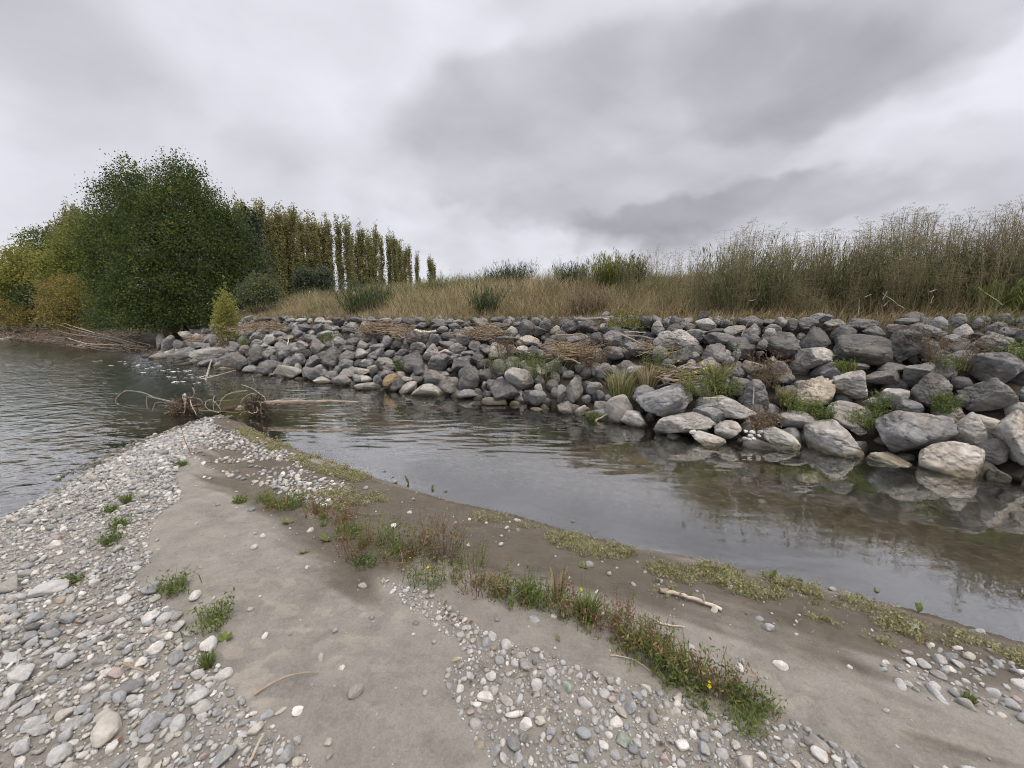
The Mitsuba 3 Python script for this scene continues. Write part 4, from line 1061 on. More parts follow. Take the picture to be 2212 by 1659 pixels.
BARW = 'weeds along the ridge of sand'
for n, (u, v, w, h, kind, label) in enumerate([
    (575, 1083, 50, 28, 'feather', 'small feathery green weed at the far end of the weed line'), (628, 1096, 70, 44, 'herb', 'leafy green weed, second from the far end of the weed line'), (690, 1118, 90, 48, 'red', 'reddish-stemmed weed beyond the green clump, far part of the weed line'),
    (738, 1128, 70, 42, 'red', 'red-brown weed nearest the damp sand, far part of the weed line'), (768, 1198, 95, 72, 'red', 'wide spray of dark red stems beside the broad-leaved rosette'), (800, 1170, 70, 66, 'feather', 'bright green feathery weed behind the dark red spray'),
    (850, 1182, 110, 62, 'herb', 'dense green weed between the red spray and the dead shrub'), (905, 1190, 80, 66, 'mixed', 'straw-and-green weed touching the dead shrub'), (958, 1212, 58, 110, 'deadshrub', 'upright dead brown shrub in the weed line'),
    (925, 1262, 100, 58, 'flowered', 'green weed with three yellow flowers below the dead shrub'), (785, 1222, 70, 30, 'herbdark', 'low dark green creeping weed at the edge of the damp hollow'), (1012, 1226, 95, 78, 'feather', 'tall fresh green feathery clump right of the dead shrub'),
    (1030, 1278, 70, 72, 'red', 'thin red weed leaning over the sand below the feathery clump'), (1085, 1288, 90, 74, 'mixed', 'mixed red and green weed right of the thin red one'), (1126, 1302, 80, 70, 'herb', 'green leafy weed before the tall pale grass stem'),
    (1165, 1308, 80, 62, 'herb', 'low green weed at the foot of the tall pale grass stem'), (1205, 1296, 60, 100, 'drygrass', 'sparse tall pale grass stems in the weed line'), (1228, 1322, 90, 66, 'mixed', 'green weed with brown tips right of the tall pale grass'),
    (1268, 1338, 80, 74, 'grass', 'clump of broad bright grass blades in the weed line'), (1300, 1352, 70, 62, 'red', 'rust-red weed drooping onto the sand by the broad grass'), (1342, 1342, 60, 74, 'red', 'thin upright red weed standing in the gap of the weed line'),
    (1362, 1386, 95, 80, 'mixed', 'straggly red and green weed right of the gap'), (1402, 1412, 105, 84, 'mixed', 'thick brown and green weed in the nearer half of the line'), (1450, 1428, 105, 84, 'mixed', 'tangled weed with long red stems in the nearer half'),
    (1492, 1466, 95, 84, 'herb', 'leafy green weed behind the two yellow flowers'), (1532, 1474, 80, 94, 'red', 'tall dark red stems near the white ribbed cobble'), (1436, 1462, 70, 52, 'herb', 'small green weed at the sandy side of the nearer half'),
    (1506, 1508, 90, 42, 'flowered', 'low dark weed with large yellow flowers near the pebbles'), (1570, 1500, 80, 64, 'mixed', 'mixed weed under the white ribbed cobble'), (1602, 1532, 75, 60, 'herbdark', 'dark leafy weed beside the orange dead leaf'),
    (1640, 1532, 70, 52, 'herb', 'green weed at the near end of the weed line'), (1616, 1578, 55, 46, 'feather', 'small feathery green weed among the pebbles, nearest of the line')]):
    c = ground(u, v)
    w_, h_ = span(u, v, w, h, c)
    plant('weed', label, 'weed', BARW, kind, c, w_ * .92, h_ * 1.1, n, fine=1.0 if v > 1150 else 1.15, amount=(.48 if u < 1470 else .34) if kind != 'drygrass' else .2, extra_flowers=1 if n in (1, 17) else 0, flower_r=.0085)
for n, (u, v, w, h, kind, label) in enumerate([
    (378, 1276, 66, 46, 'herb', 'green leafy tuft at the gravel edge, upper of the two large tufts'), (458, 1350, 78, 52, 'herb', 'green leafy tuft at the gravel edge, lower of the two large tufts'), (273, 1088, 34, 30, 'grass', 'small bright grass tuft in the far gravel'),
    (262, 1138, 40, 28, 'herb', 'small green weed in the gravel below the bright tuft'), (243, 1172, 52, 28, 'herbdark', 'low dull weed in the gravel, lowest of the small ones'), (238, 1107, 26, 20, 'herb', 'tiny weed in the gravel left of the bright tuft'),
    (450, 1440, 44, 46, 'grass', 'thin grass tuft beside the white speckled cobble'), (486, 1384, 40, 26, 'rosette', 'few-leaved seedling above the white speckled cobble'), (708, 1168, 28, 24, 'rosette', 'broad-leaved rosette on the dry sand'), (657, 1194, 28, 16, 'rosette', 'flat small seedling on the dry sand below the rosette'),
    (624, 1130, 30, 20, 'rosette', 'seedling on the sand before the far weeds'), (2092, 1514, 34, 28, 'grass', 'blurred green tuft on the far wet sand among white stones'), (392, 1006, 20, 14, 'herb', 'tiny green weed at the far end of the gravel'), (1262, 1226, 26, 16, 'rosette', 'lone seedling on the damp sand below the backwater'),
    (150, 1262, 34, 22, 'herbdark', 'dark small tuft between grey cobbles in the gravel'), (520, 1085, 24, 18, 'herb', 'small weed on the damp sand beside pebbles')]):
    c = ground(u, v)
    w_, h_ = span(u, v, w, h, c)
    plant('tuft', label, 'weed', 'tufts in the gravel and sand', kind, c, w_ * .85, h_ * 1.1, 100 + n, amount=.5 if kind != 'rosette' else 1)
for n, (u, v, w, h, label) in enumerate([(883, 1046, 24, 40, 'broad upright leaves of a water plant at the backwater edge'), (1664, 1254, 16, 44, 'single tall pointed leaf standing in the water plants'), (1984, 1322, 22, 50, 'yellow-green leaf standing in the shallows by pale stones'), (934, 1058, 9, 20, 'thin dark sprig in the shallows beside the broad leaves')]):
    c = ground(u, v)
    w_, h_ = span(u, v, w, h, c)
    plant('water_plant', label, 'water plant', 'leaves standing in the shallows', 'leafpair', c, w_ * .7, h_ * .72, 130 + n, amount=.8)

rng = np.random.default_rng(17)
LINE = np.array([ground(u, v)[:2] for u, v in [(560, 1080), (640, 1096), (720, 1122), (790, 1180), (870, 1195), (960, 1222), (1040, 1262), (1130, 1298), (1240, 1328), (1340, 1362), (1430, 1418), (1510, 1478), (1590, 1528), (1645, 1545)]])
cl_ = np.r_[0, np.cumsum(np.linalg.norm(np.diff(LINE, axis=0), axis=1))]
bag = Bag()
for _ in range(95):
    t_ = rng.uniform(0, cl_[-1])
    q_ = np.array([np.interp(t_, cl_, LINE[:, 0]), np.interp(t_, cl_, LINE[:, 1])]) + rng.normal(size=2) * [.05, .07]
    b, _f = weed(str(rng.choice(['mixed', 'red', 'herb', 'feather', 'grass'], p=[.4, .22, .16, .12, .10])), np.array([*q_, height(q_)[0]]), rng.uniform(.06, .14), rng.uniform(.05, .13), rng, .9, .14)
    for V, f, i_, b_ in zip(b.v, b.f, b.i, b.b):
        bag.add(V, f - f.min(), i_, b_)
bag.put('weed_undergrowth')
tag('weed_undergrowth', 'sparse low green and reddish growth between the weeds of the sand ridge', kind='stuff')

# low water plants along the backwater edge
rng = np.random.default_rng(8)
bag = Bag()
ZONES = [shapely.Polygon(disp(L)) for L in ([(500, 915), (560, 935), (660, 975), (760, 1010), (810, 1035), (770, 1045), (680, 1020), (600, 985), (520, 945)], [(620, 1040), (720, 1050), (800, 1060), (880, 1110), (800, 1120), (690, 1095)],
                                             [(960, 1085), (1060, 1105), (1150, 1140), (1100, 1150), (980, 1110)], [(1150, 1135), (1260, 1160), (1360, 1185), (1380, 1205), (1300, 1215), (1240, 1200), (1170, 1165)], [(1370, 1195), (1500, 1212), (1650, 1245), (1720, 1290), (1640, 1300), (1500, 1270), (1400, 1240)],
                                             [(1640, 1240), (1800, 1280), (1960, 1330), (2060, 1375), (2020, 1420), (1900, 1390), (1760, 1340), (1660, 1290)], [(2040, 1355), (2150, 1400), (2260, 1430), (2230, 1470), (2120, 1440), (2040, 1400)], [(1400, 1240), (1500, 1285), (1480, 1310), (1400, 1280)])]
for z, k, dn in zip(ZONES, range(8), (260, 220, 180, 340, 380, 420, 420, 130)):
    x0, y0, x1, y1 = z.bounds
    n = int((x1 - x0) * (y1 - y0) * dn * 6.2)
    Q = np.c_[rng.uniform(x0, x1, n), rng.uniform(y0, y1, n)]
    pt = meshkit.fbm(np.c_[Q * 4.3, np.zeros(n) + k], 3, 51)
    Q = Q[shapely.contains_xy(z, Q[:, 0], Q[:, 1]) & (pt > rng.uniform(.44, .60, n))]
    if not len(Q):
        continue
    Zq = height(Q)
    per = 9
    C = np.repeat(np.c_[Q, np.maximum(Zq, -.03)], per, 0)
    hh = np.repeat(rng.uniform(.010, .055, len(Q)), per)
    C = C + np.c_[rng.normal(size=(len(C), 2)) * .013, hh * rng.uniform(.1, 1.15, len(C))]
    tone = np.repeat(pick(rng, {'cress': .55, 'cressdull': .33, 'leafolive': .12}, len(Q)), per)
    leaves(bag, rng, C, .016, .0095, tone, rng.uniform(.6, 1.3, len(C)), along=[0, 0, .5])
bag.put('ground_cover')
tag('ground_cover', 'low olive green water plants matted along the backwater edge', kind='stuff')

# fallen leaves, twigs and straw between the pebbles
rng = np.random.default_rng(19)
bag = Bag()
for z, n in ((ZONE_M, 420), (ZONE_L, 420), (ZONE_S, 60)):
    x0, y0, x1, y1 = z.bounds
    Q = np.c_[rng.uniform(x0, x1, n * 4), rng.uniform(max(y0, .7), y1, n * 4)]
    pt = meshkit.fbm(np.c_[Q * 3.0, np.zeros(len(Q))], 3, 88)
    Q = Q[shapely.contains_xy(z, Q[:, 0], Q[:, 1]) & (pt > .5)][:n]
    C = np.c_[Q, height(Q) + rng.uniform(.004, .02, len(Q))]
    h2 = len(C) // 4
    leaves(bag, rng, C[:h2], .024, .015, pick(rng, {'deadleaf': .3, 'redbrown': .4, 'twigpale': .3}, h2), rng.uniform(.6, 1.0, h2), along=[1, .3, 0], spread=.8)
    leaves(bag, rng, C[h2:], .045, .0028, pick(rng, {'twigpale': .5, 'straw': .3, 'redbrown': .2}, len(C) - h2), rng.uniform(.6, 1.1, len(C) - h2), along=[rng.normal(), rng.normal(), 0], spread=1.2)
bag.put('leaf_litter')
tag('leaf_litter', 'reddish dead leaves and straw bits caught between the pebbles', kind='stuff')

# ---------------------------------------------------------------- weeds, sticks and driftwood on the boulders
def bank_at(u, v, pull=.985):
    t = bank_place(u, v, 0) * pull
    return np.array([0, 0, EYE]) + t * ray(u, v)


BANKW = 'weeds growing between the boulders'
for n, (u, v, w, h, kind, name, label) in enumerate([
    (2010, 1458, 220, 78, 'flowered', 'weed', 'wide clump of yellow-flowered weeds spilling over the boulders'), (2140, 1480, 150, 92, 'herb', 'weed', 'green leafy weeds right of the wide yellow-flowered clump'), (2334, 1448, 110, 130, 'dry', 'weed', 'tall dry brown stems between the yellow flowers and the grass tussock'),
    (2230, 1420, 130, 70, 'drygrass', 'grass_tuft', 'flattened dry straw below the bleached stick'), (2444, 1560, 160, 125, 'tussock', 'grass_tuft', 'big drooping green and straw grass tussock above the waterline rocks'), (2585, 1475, 100, 130, 'feather', 'weed', 'feathery pale green plant under the grey forked branch'),
    (2622, 1500, 80, 70, 'herb', 'weed', 'bright green leaves at the foot of the feathery plant'), (2550, 1520, 130, 100, 'drygrass', 'grass_tuft', 'brown dry grass right of the drooping tussock'), (2750, 1555, 160, 110, 'flowered', 'weed', 'green weeds dotted with yellow flowers above the flat-topped slab'),
    (2820, 1520, 120, 110, 'tussock', 'grass_tuft', 'tall mixed grass beside the leafy dock'), (2892, 1462, 46, 105, 'dock', 'dock_plant', 'tall leafy bright green dock before the dark block'), (2862, 1550, 100, 70, 'herb', 'weed', 'low green weeds at the right end of the flat-topped slab'),
    (3160, 1625, 140, 70, 'herb', 'weed', 'low bright weeds under the orange-brown stained boulder'), (3232, 1655, 90, 70, 'herbdark', 'weed', 'dark green weeds beside the tan angular boulder'), (3322, 1462, 70, 50, 'herb', 'weed', 'small weed in the gap under the biggest dark boulder'),
    (3740, 1450, 190, 180, 'dry', 'dry_bush', 'dry brown tangled bush high on the rock bank'), (3745, 1452, 90, 46, 'herb', 'weed', 'green weed at the foot of the dry brown bush'), (3400, 1675, 90, 70, 'herb', 'weed', 'bright fern-like weed beside the big blue-grey wedge boulder'),
    (4010, 1440, 70, 110, 'herb', 'weed', 'green plant at the frame edge in front of boulders'), (3456, 1640, 60, 100, 'herbdark', 'weed', 'dark weeds in the gap left of the big wedge boulder'), (3020, 1520, 110, 140, 'dry', 'dry_bush', 'small dry brown bush right of the leafy dock'),
    (3090, 1590, 80, 80, 'tussock', 'grass_tuft', 'grass tuft between the blue-grey slab and the stained boulder'), (3000, 1690, 110, 90, 'dry', 'dry_bush', 'brown hanging roots and dry weeds above the white pebbles'), (1573, 1462, 34, 56, 'herbdark', 'weed', 'small dark weed beside the pale oval boulder'),
    (1293, 1345, 66, 40, 'herb', 'weed', 'bright green weed patch high on the far bank'), (962, 1368, 26, 46, 'herb', 'weed', 'small yellow-green shoot near the willow sapling'), (690, 1310, 80, 80, 'tussock', 'grass_tuft', 'pale feathery grass at the far end of the boulders'), (640, 1330, 90, 60, 'drygrass', 'grass_tuft', 'brown dry grass at the end of the boulder bank'),
    (2475, 1288, 190, 66, 'mat', 'creeper', 'olive creeper covering rocks beside the grey log'), (2340, 1648, 64, 30, 'herbdark', 'weed', 'mossy weed at the waterline left of the pale angular boulder'), (1470, 1322, 110, 50, 'dry', 'dry_bush', 'dry brown thistle tangle high on the far bank'), (875, 1375, 60, 50, 'dry', 'dry_bush', 'brown dry weeds at the foot of the willow sapling'),
    (3650, 1500, 70, 50, 'tussock', 'grass_tuft', 'thin grass draped over boulders left of the dry bush'), (3720, 1620, 70, 80, 'herbdark', 'weed', 'dark weed under the large brownish boulder'), (1985, 1400, 90, 80, 'dry', 'dry_bush', 'brown dry stems behind the yellow-flowered clump')]):
    c = bank_at(u / S, v / S)
    w_, h_ = span(0, 0, w / S, h / S, c)
    plant(name, label, {'weed': 'weed', 'grass_tuft': 'grass', 'dock_plant': 'dock', 'dry_bush': 'bush', 'creeper': 'creeper'}[name], BANKW, kind, c, w_, h_ * 1.1, 200 + n, fine=1.7 if kind not in ('mat',) else 1.3, amount=(.7 if kind == 'dry' else 1.0 if w > 100 else .75), flower_r=.022, extra_flowers=0)


def stick(name, label, cat, parts, group=None, seed=0, sides=6):
    """parts: (part name or None, palette, radius0, radius1, points)."""
    rng = np.random.default_rng(seed + 3000)
    key = key_for(name)
    single_ = len(parts) == 1
    for nm, tone, r0, r1, pts in parts:
        b = Bag()
        p_ = np.asarray(pts, float)
        if len(p_) > 2:
            t_ = np.r_[0, np.cumsum(np.linalg.norm(np.diff(p_, axis=0), axis=1))]
            tt = np.linspace(0, t_[-1], 4 * len(p_))
            from scipy.interpolate import PchipInterpolator
            p_ = np.stack([PchipInterpolator(t_, p_[:, k])(tt) for k in range(3)], 1)
        else:
            p_ = curve(p_[0], p_[1], rng, .03, 8)
        p_ = p_ + rng.normal(size=p_.shape) * r0 * .12
        tube(b, p_, r0, r1, ID[tone], rng.uniform(.9, 1.1), sides, rng, .08)
        b.put(key if single_ else part(key, nm), 'dead_wood', True)
    tag(key, label, cat, group)
    return key


C_ = lambda x, y: ((2200 + x / 2.4578) / S, (1150 + y / 2.4578) / S)
B_ = lambda x, y: ((1300 + x / 2.6333) / S, (1150 + y / 2.6333) / S)
A_ = lambda x, y: ((560 + x / 2.6333) / S, (1150 + y / 2.6333) / S)
line = lambda f, pts, pull=.97: [bank_at(*f(x, y), pull) for x, y in pts]
stick('log', 'grey weathered log on top of the rocks beside the olive creeper', 'log', [('trunk', 'woodgrey', .055, .035, line(C_, [(150, 262), (300, 264), (450, 250), (535, 238)], .95)), ('branch', 'woodpale', .02, .01, line(C_, [(440, 255), (500, 262), (545, 236)], .945))], seed=1)
stick('branch', 'grey forked branch lying across the boulders', 'branch', [('limb', 'woodgrey', .032, .014, line(C_, [(540, 402), (640, 420), (800, 428), (950, 468), (1180, 512)])), ('side_branch', 'wood', .018, .007, line(C_, [(610, 412), (740, 470), (885, 548)], .965)), ('side_branch', 'woodgrey', .02, .01, line(C_, [(900, 455), (1050, 470), (1170, 506)], .965))], seed=2)
stick('stick', 'pale straight stick above the grey forked branch', 'stick', [(None, 'woodpale', .014, .010, line(C_, [(640, 385), (840, 390)], .955))], seed=3)
stick('stick', 'bright bleached stick lying over the green weeds', 'stick', [(None, 'woodpale', .022, .010, line(C_, [(0, 620), (100, 645), (205, 690)], .95))], seed=4)
stick('branch', 'curved bleached log on the middle of the far boulders', 'log', [('limb', 'woodpale', .045, .035, line(B_, [(885, 395), (955, 415), (1020, 416), (1095, 406)], .95)), ('side_branch', 'wood', .015, .008, line(B_, [(740, 482), (800, 452), (895, 402)], .955))], seed=5)
stick('branch', 'thin crooked branch left of the grey log, high on the bank', 'branch', [(None, 'wood', .016, .010, line(C_, [(-30, 410), (100, 412), (200, 404), (285, 440)], .95))], seed=6)
stick('stick', 'short stick poking up from the dark block', 'stick', [(None, 'wood', .012, .006, [bank_at(*C_(1765, 425), .95), bank_at(*C_(1765, 425), .95) + [.12, 0, .27]])], seed=7)
stick('stick', 'white upright stick at the end of the flat-topped slab', 'stick', [(None, 'woodpale', .010, .006, [bank_at(*C_(1882, 1090), .97), bank_at(*C_(1882, 1090), .97) + [-.02, 0, .27]])], seed=8)
stick('stick', 'flat pale stick on the flat-topped slab', 'stick', [(None, 'woodpale', .010, .008, line(C_, [(1400, 1030), (1610, 1022)], .955))], seed=9)
stick('stick', 'white snag standing in the water before the far boulders', 'snag', [('limb', 'woodpale', .030, .012, [flat(*A_(640, 905)) - [0, 0, .1], on_plane(*A_(690, 800), flat(*A_(640, 905))[1]), on_plane(*A_(720, 690), flat(*A_(640, 905))[1])]), ('side_branch', 'wood', .018, .010, [flat(*A_(655, 890)), flat(*A_(655, 890)) + [.55, .5, .16]])], seed=10)
stick('stick', 'white chip of wood upright among the far rocks', 'stick', [(None, 'woodpale', .022, .015, [bank_at(*A_(1505, 555), .97), bank_at(*A_(1518, 482), .97)])], seed=11)
stick('stick', 'drift stick half in water beside the pale angular boulder', 'stick', [(None, 'wood', .018, .009, [flat(*C_(350, 1245)), bank_at(*C_(470, 1180), .96)])], seed=12)

# heaps of drift twigs caught on the rocks
for n, (f, x, y, w, h, m, label) in enumerate([(A_, 1250, 385, 420, 62, 620, 'long brown heap of drift twigs on the far boulders beside the sapling'), (B_, 520, 385, 260, 52, 360, 'heap of brown drift twigs below the top course of the far bank'), (B_, 740, 430, 110, 50, 160, 'small twig heap left of the curved bleached log'),
                                               (B_, 1600, 430, 260, 60, 330, 'twig heap draped over boulders below the crest'), (C_, 120, 570, 280, 55, 330, 'heap of straw and twigs above the bleached stick'), (C_, 950, 560, 110, 40, 120, 'few drift twigs beside the grey forked branch'), (C_, 1180, 825, 150, 30, 120, 'thin drift twigs under the tan flat rock'), (A_, 560, 500, 130, 40, 110, 'small twig heap at the end of the bank')]):
    rng = np.random.default_rng(3100 + n)
    c = bank_at(*f(x, y), .96)
    sc = (2.6333 if f is not C_ else 2.4578) * S
    w_, h_ = span(0, 0, w / sc, h / sc, c)
    bag = Bag()
    for _ in range(m):
        o = np.array([rng.normal() * w_ * .34, rng.normal() * .22, 0])
        o[2] = abs(rng.normal()) * h_ * .45 * math.exp(-(o[0] / (w_ * .6)) ** 2) + .02 + .25 * o[1]
        th = rng.normal() * .6 + (np.pi if rng.random() < .5 else 0)
        L = rng.uniform(.08, .5)
        p0 = c + o
        tube(bag, curve(p0, p0 + [L * math.cos(th), L * math.sin(th) * .5, rng.normal() * .09 * L * 2], rng, .1, 4), rng.uniform(.004, .013), .003, pick(rng, {'twig': .42, 'twigpale': .3, 'wood': .16, 'strawbrown': .12}, 1)[0], rng.uniform(.6, 1.25), 4)
    key = key_for('driftwood_heap')
    bag.put(f'{key}__twig', 'dead_wood', True)
    tag(key, label, 'driftwood', 'drift heaps on the boulders')
    labels[f'{key}__twig'] = {'kind': 'stuff', 'label': 'tangled brown drift twigs'}

# bleached fallen branches at the far water's edge
G_ = lambda x, y: (x / 1.6458 / S, (500 + y / 1.6458) / S)
pl = lambda pts, y, f=G_: [on_plane(*f(a, b), y + dy) for a, b, dy in pts]
yb = flat(*G_(930, 1455))[1] + .4
key = stick('fallen_tree', 'bleached bare branches fallen from the far bank into the water', 'fallen tree',
            [('trunk', 'woodgrey', .085, .06, pl([(1010, 1440, .2), (940, 1430, .1), (860, 1415, 0)], yb))] +
            [('limb', t_, r0, r1, pl(p_, yb)) for t_, r0, r1, p_ in [
                ('woodpale', .04, .010, [(930, 1425, 0), (760, 1370, .2), (560, 1318, .5), (410, 1270, .8)]), ('woodgrey', .04, .010, [(900, 1420, 0), (700, 1365, .1), (500, 1318, .3), (362, 1275, .5)]), ('wood', .035, .009, [(860, 1415, 0), (640, 1362, -.2), (480, 1345, -.2), (372, 1320, -.3)]),
                ('woodpale', .045, .015, [(950, 1425, 0), (780, 1412, -.2), (600, 1408, -.5), (440, 1368, -.8)]), ('wood', .035, .008, [(900, 1440, 0), (700, 1432, -.4), (520, 1405, -.7)]), ('woodgrey', .03, .008, [(880, 1450, 0), (700, 1452, -.4), (560, 1425, -.8), (430, 1408, -1)]),
                ('wood', .025, .006, [(800, 1400, .2), (640, 1340, .5), (520, 1300, .6)]), ('woodgrey', .02, .006, [(840, 1475, -.2), (800, 1480, -.4), (770, 1472, -.4)]), ('woodgrey', .03, .01, [(940, 1450, 0), (840, 1462, -.3), (760, 1440, -.6)])]], seed=20)
rng = np.random.default_rng(77)
bag = Bag()
for _ in range(900):                                            # brush along the far bank
    u = rng.uniform(-60, 560) / S
    c = at_bank(u, abs(rng.normal()) * 1.0 + .05)
    o = rng.normal(size=3) * [.5, .3, .12]
    p0 = c + [o[0], o[1], abs(o[2]) + .02]
    L = rng.uniform(.4, 1.6)
    th = rng.uniform(0, 2 * np.pi)
    tube(bag, curve(p0, p0 + [L * math.cos(th), L * math.sin(th) * .6, rng.uniform(-.15, .5) * L], rng, .1, 5), .016, .005, pick(rng, {'twig': .5, 'twigpale': .2, 'wooddark': .3}, 1)[0], rng.uniform(.6, 1.1), 3, cap=False)
bag.put('brushwood', 'dead_wood', True)
tag('brushwood', 'brown brushwood and roots along the foot of the far bank', kind='stuff')

# driftwood in the shallows at the tip of the bar
Q_ = lambda x, y: ((400 + x / 2.011) / S, (1450 + y / 2.011) / S)
yw = flat(*Q_(1250, 372))[1]
qq = lambda pts: pl(pts, yw, Q_)
K = yw / (F * S) / 2.011                                        # metres per pixel of that crop


def roots(rng, c, n, r, tone=('wood', 'woodpale', 'woodgrey', 'wooddark'), drop=.3):
    out = []
    for _ in range(n):
        d = unit(rng.normal(size=3) * [1, .8, .9])
        d[2] = abs(d[2]) if rng.random() > drop else d[2]
        L = r * rng.uniform(.6, 1.5)
        e = c + d * L * [1.15, .9, .8]
        p_ = curve(c + d * L * .15, e, rng, .22, 6)
        p_[:, 2] = np.maximum(p_[:, 2], -.10)
        out.append(('root', rng.choice(list(tone), p=[.28, .14, .26, .32]), rng.uniform(.003, .008), .0015, p_))
    return out


rng = np.random.default_rng(91)
cl, cr = on_plane(*Q_(655, 315), yw), on_plane(*Q_(1225, 300), yw)
parts_ = [('trunk', 'wooddark', 30 * K, 22 * K, qq([(600, 330, .1), (680, 322, 0), (740, 330, -.1)])), ('trunk', 'woodpale', 15 * K, 11 * K, qq([(648, 205, 0), (655, 235, 0), (662, 265, 0)])),
          ('branch', 'woodgrey', 6.5 * K, 2.9 * K, qq([(570, 268, 0), (430, 236, .1), (300, 187, .2), (185, 175, .2)])), ('branch', 'twig', 3.6 * K, 1.8 * K, qq([(190, 176, .2), (110, 262, 0), (140, 292, 0), (250, 318, -.1)])),
          ('branch', 'twig', 3.6 * K, 2.5 * K, qq([(440, 242, .1), (358, 226, .1), (366, 312, 0)])), ('branch', 'twig', 2.9 * K, 2.2 * K, qq([(510, 272, 0), (425, 272, 0), (396, 345, -.1)])),
          ('root', 'wood', 3.7 * K, 2.0 * K, qq([(718, 150, 0), (735, 195, 0), (702, 235, 0), (668, 218, 0)])), ('root', 'woodpale', 2.7 * K, 2.0 * K, qq([(663, 262, -.1), (660, 310, -.15), (650, 358, -.15)])), ('root', 'woodpale', 3.2 * K, 2.0 * K, qq([(702, 250, -.1), (718, 305, -.15), (752, 372, -.15)])),
          ('root', 'wood', 2.2 * K, 1.5 * K, qq([(690, 232, 0), (745, 235, 0), (785, 250, 0), (800, 275, 0)])), ('root', 'twig', 2.7 * K, 1.5 * K, qq([(600, 335, 0), (540, 345, -.05), (495, 362, -.1)])), ('root', 'wooddark', 3.7 * K, 2.0 * K, qq([(610, 330, .1), (550, 315, .1), (510, 318, .1)]))] + roots(rng, cl, 150, 92 * K)
stick('driftwood', 'driftwood root wad with a long arched branch in the current', 'driftwood', parts_, 'driftwood at the tip of the bar', 21, 5)
parts_ = [('trunk', 'wood', 18 * K, 6 * K, qq([(1060, 318, .1), (1180, 292, .05), (1300, 272, 0), (1480, 262, 0), (1680, 258, 0), (1850, 258, 0), (2040, 268, 0)])), ('trunk', 'wooddark', 24 * K, 16 * K, qq([(960, 335, .1), (1050, 312, .1), (1130, 300, .1)])),
          ('branch', 'wood', 5.0 * K, 3.6 * K, qq([(935, 296, -.1), (955, 248, -.1), (1000, 207, -.1), (1075, 186, -.1), (1152, 177, -.1)])), ('root', 'woodpale', 2.7 * K, 2.5 * K, qq([(1105, 130, .1), (1180, 155, .1), (1250, 200, .05), (1294, 238, 0), (1300, 285, 0)])), ('root', 'wood', 1.6 * K, 1.0 * K, qq([(1197, 58, .1), (1202, 108, .1), (1184, 152, .1)])),
          ('root', 'woodpale', 2.4 * K, 1.5 * K, qq([(1100, 275, -.1), (1130, 232, -.1), (1190, 202, -.1), (1225, 210, -.1)])), ('root', 'woodpale', 2.2 * K, 1.5 * K, qq([(872, 250, -.1), (826, 264, -.1), (820, 300, -.15), (870, 336, -.15), (932, 352, -.2)])), ('root', 'woodpale', 2.2 * K, 1.5 * K, qq([(893, 220, 0), (884, 250, -.05), (918, 290, -.1), (945, 332, -.15)])),
          ('root', 'wood', 1.9 * K, 1.3 * K, qq([(888, 340, -.1), (890, 280, -.1), (930, 255, -.1), (1068, 250, -.05)])), ('root', 'wood', 2.2 * K, 1.5 * K, qq([(770, 330, -.1), (900, 340, -.15), (1080, 350, -.2)])), ('root', 'woodpale', 2.7 * K, 2.0 * K, qq([(1160, 335, -.15), (1190, 355, -.2), (1230, 345, -.2), (1225, 300, -.1)])),
          ('root', 'wood', 2.2 * K, 1.5 * K, qq([(1095, 372, -.2), (1130, 345, -.2), (1170, 350, -.2)])), ('root', 'wood', 2.2 * K, 1.5 * K, qq([(1180, 275, -.1), (1240, 262, -.1), (1262, 300, -.15), (1255, 350, -.15)]))] + roots(rng, cr, 150, 92 * K)
stick('driftwood', 'driftwood root ball with a smooth log reaching over the backwater', 'driftwood', parts_, 'driftwood at the tip of the bar', 22, 5)
# soil and fibre clinging to the two root balls
for n, (c, lab) in enumerate(((cl, 0), (cr, 1))):
    bag = Bag()
    rng = np.random.default_rng(300 + n)
    for _ in range(1000):
        d = unit(rng.normal(size=3))
        p0 = c + d * rng.uniform(.2, .9) * 60 * K * np.array([1.3, .8, .7])
        p0[2] = max(p0[2], -.03)
        tube(bag, curve(p0, p0 + rng.normal(size=3) * 42 * K, rng, .2, 4), .0065, .002, ID['wooddark'] if rng.random() < .75 else ID['twig'], rng.uniform(.7, 1.2), 3, cap=False)
    kk = 'driftwood' if n == 0 else 'driftwood_001'
    bag.put(f'{kk}__root_fibre', 'dead_wood', True)
    labels[f'{kk}__root_fibre'] = {'kind': 'stuff', 'label': 'dark fine root fibres'}

# the stick on the sand and lesser sticks
g0, g1 = ground(1432, 1282), ground(1560, 1322)
stick('stick', 'knotty barkless stick lying on the damp sand beyond the weeds', 'stick', [('limb', 'woodpale', .0115, .009, [g0 + [0, 0, .016], g0 * .6 + g1 * .4 + [0, .01, .02], g1 + [0, 0, .014]]), ('knot', 'wood', .007, .004, [g0 * .3 + g1 * .7 + [0, 0, .015], g0 * .3 + g1 * .7 + [0, .02, .06]]), ('bark_end', 'wood', .015, .012, [g0 + [-.012, 0, .018], g0 + [.03, -.006, .018]])], seed=30)
g0, g1 = ground(1420, 1348), ground(1478, 1358)
stick('stick', 'thin pale twig on the sand behind the weeds', 'stick', [(None, 'woodpale', .005, .003, [g0 + [0, 0, .01], g1 + [0, 0, .01]])], seed=31)
g0, g1 = ground(270, 1455), ground(325, 1468)
stick('stick', 'forked brown twig between cobbles near the frame edge', 'stick', [(None, 'twigpale', .006, .004, [g0 + [0, 0, .05], g1 + [0, 0, .03]])], seed=32)
g0, g1 = ground(535, 1665), ground(572, 1612)
stick('stick', 'brown twig leaning on dark cobbles at the bottom edge', 'stick', [(None, 'wood', .006, .004, [g0 + [0, 0, .02], g1 + [0, 0, .05]])], seed=33)
g0, g1 = ground(550, 1505), ground(690, 1462)
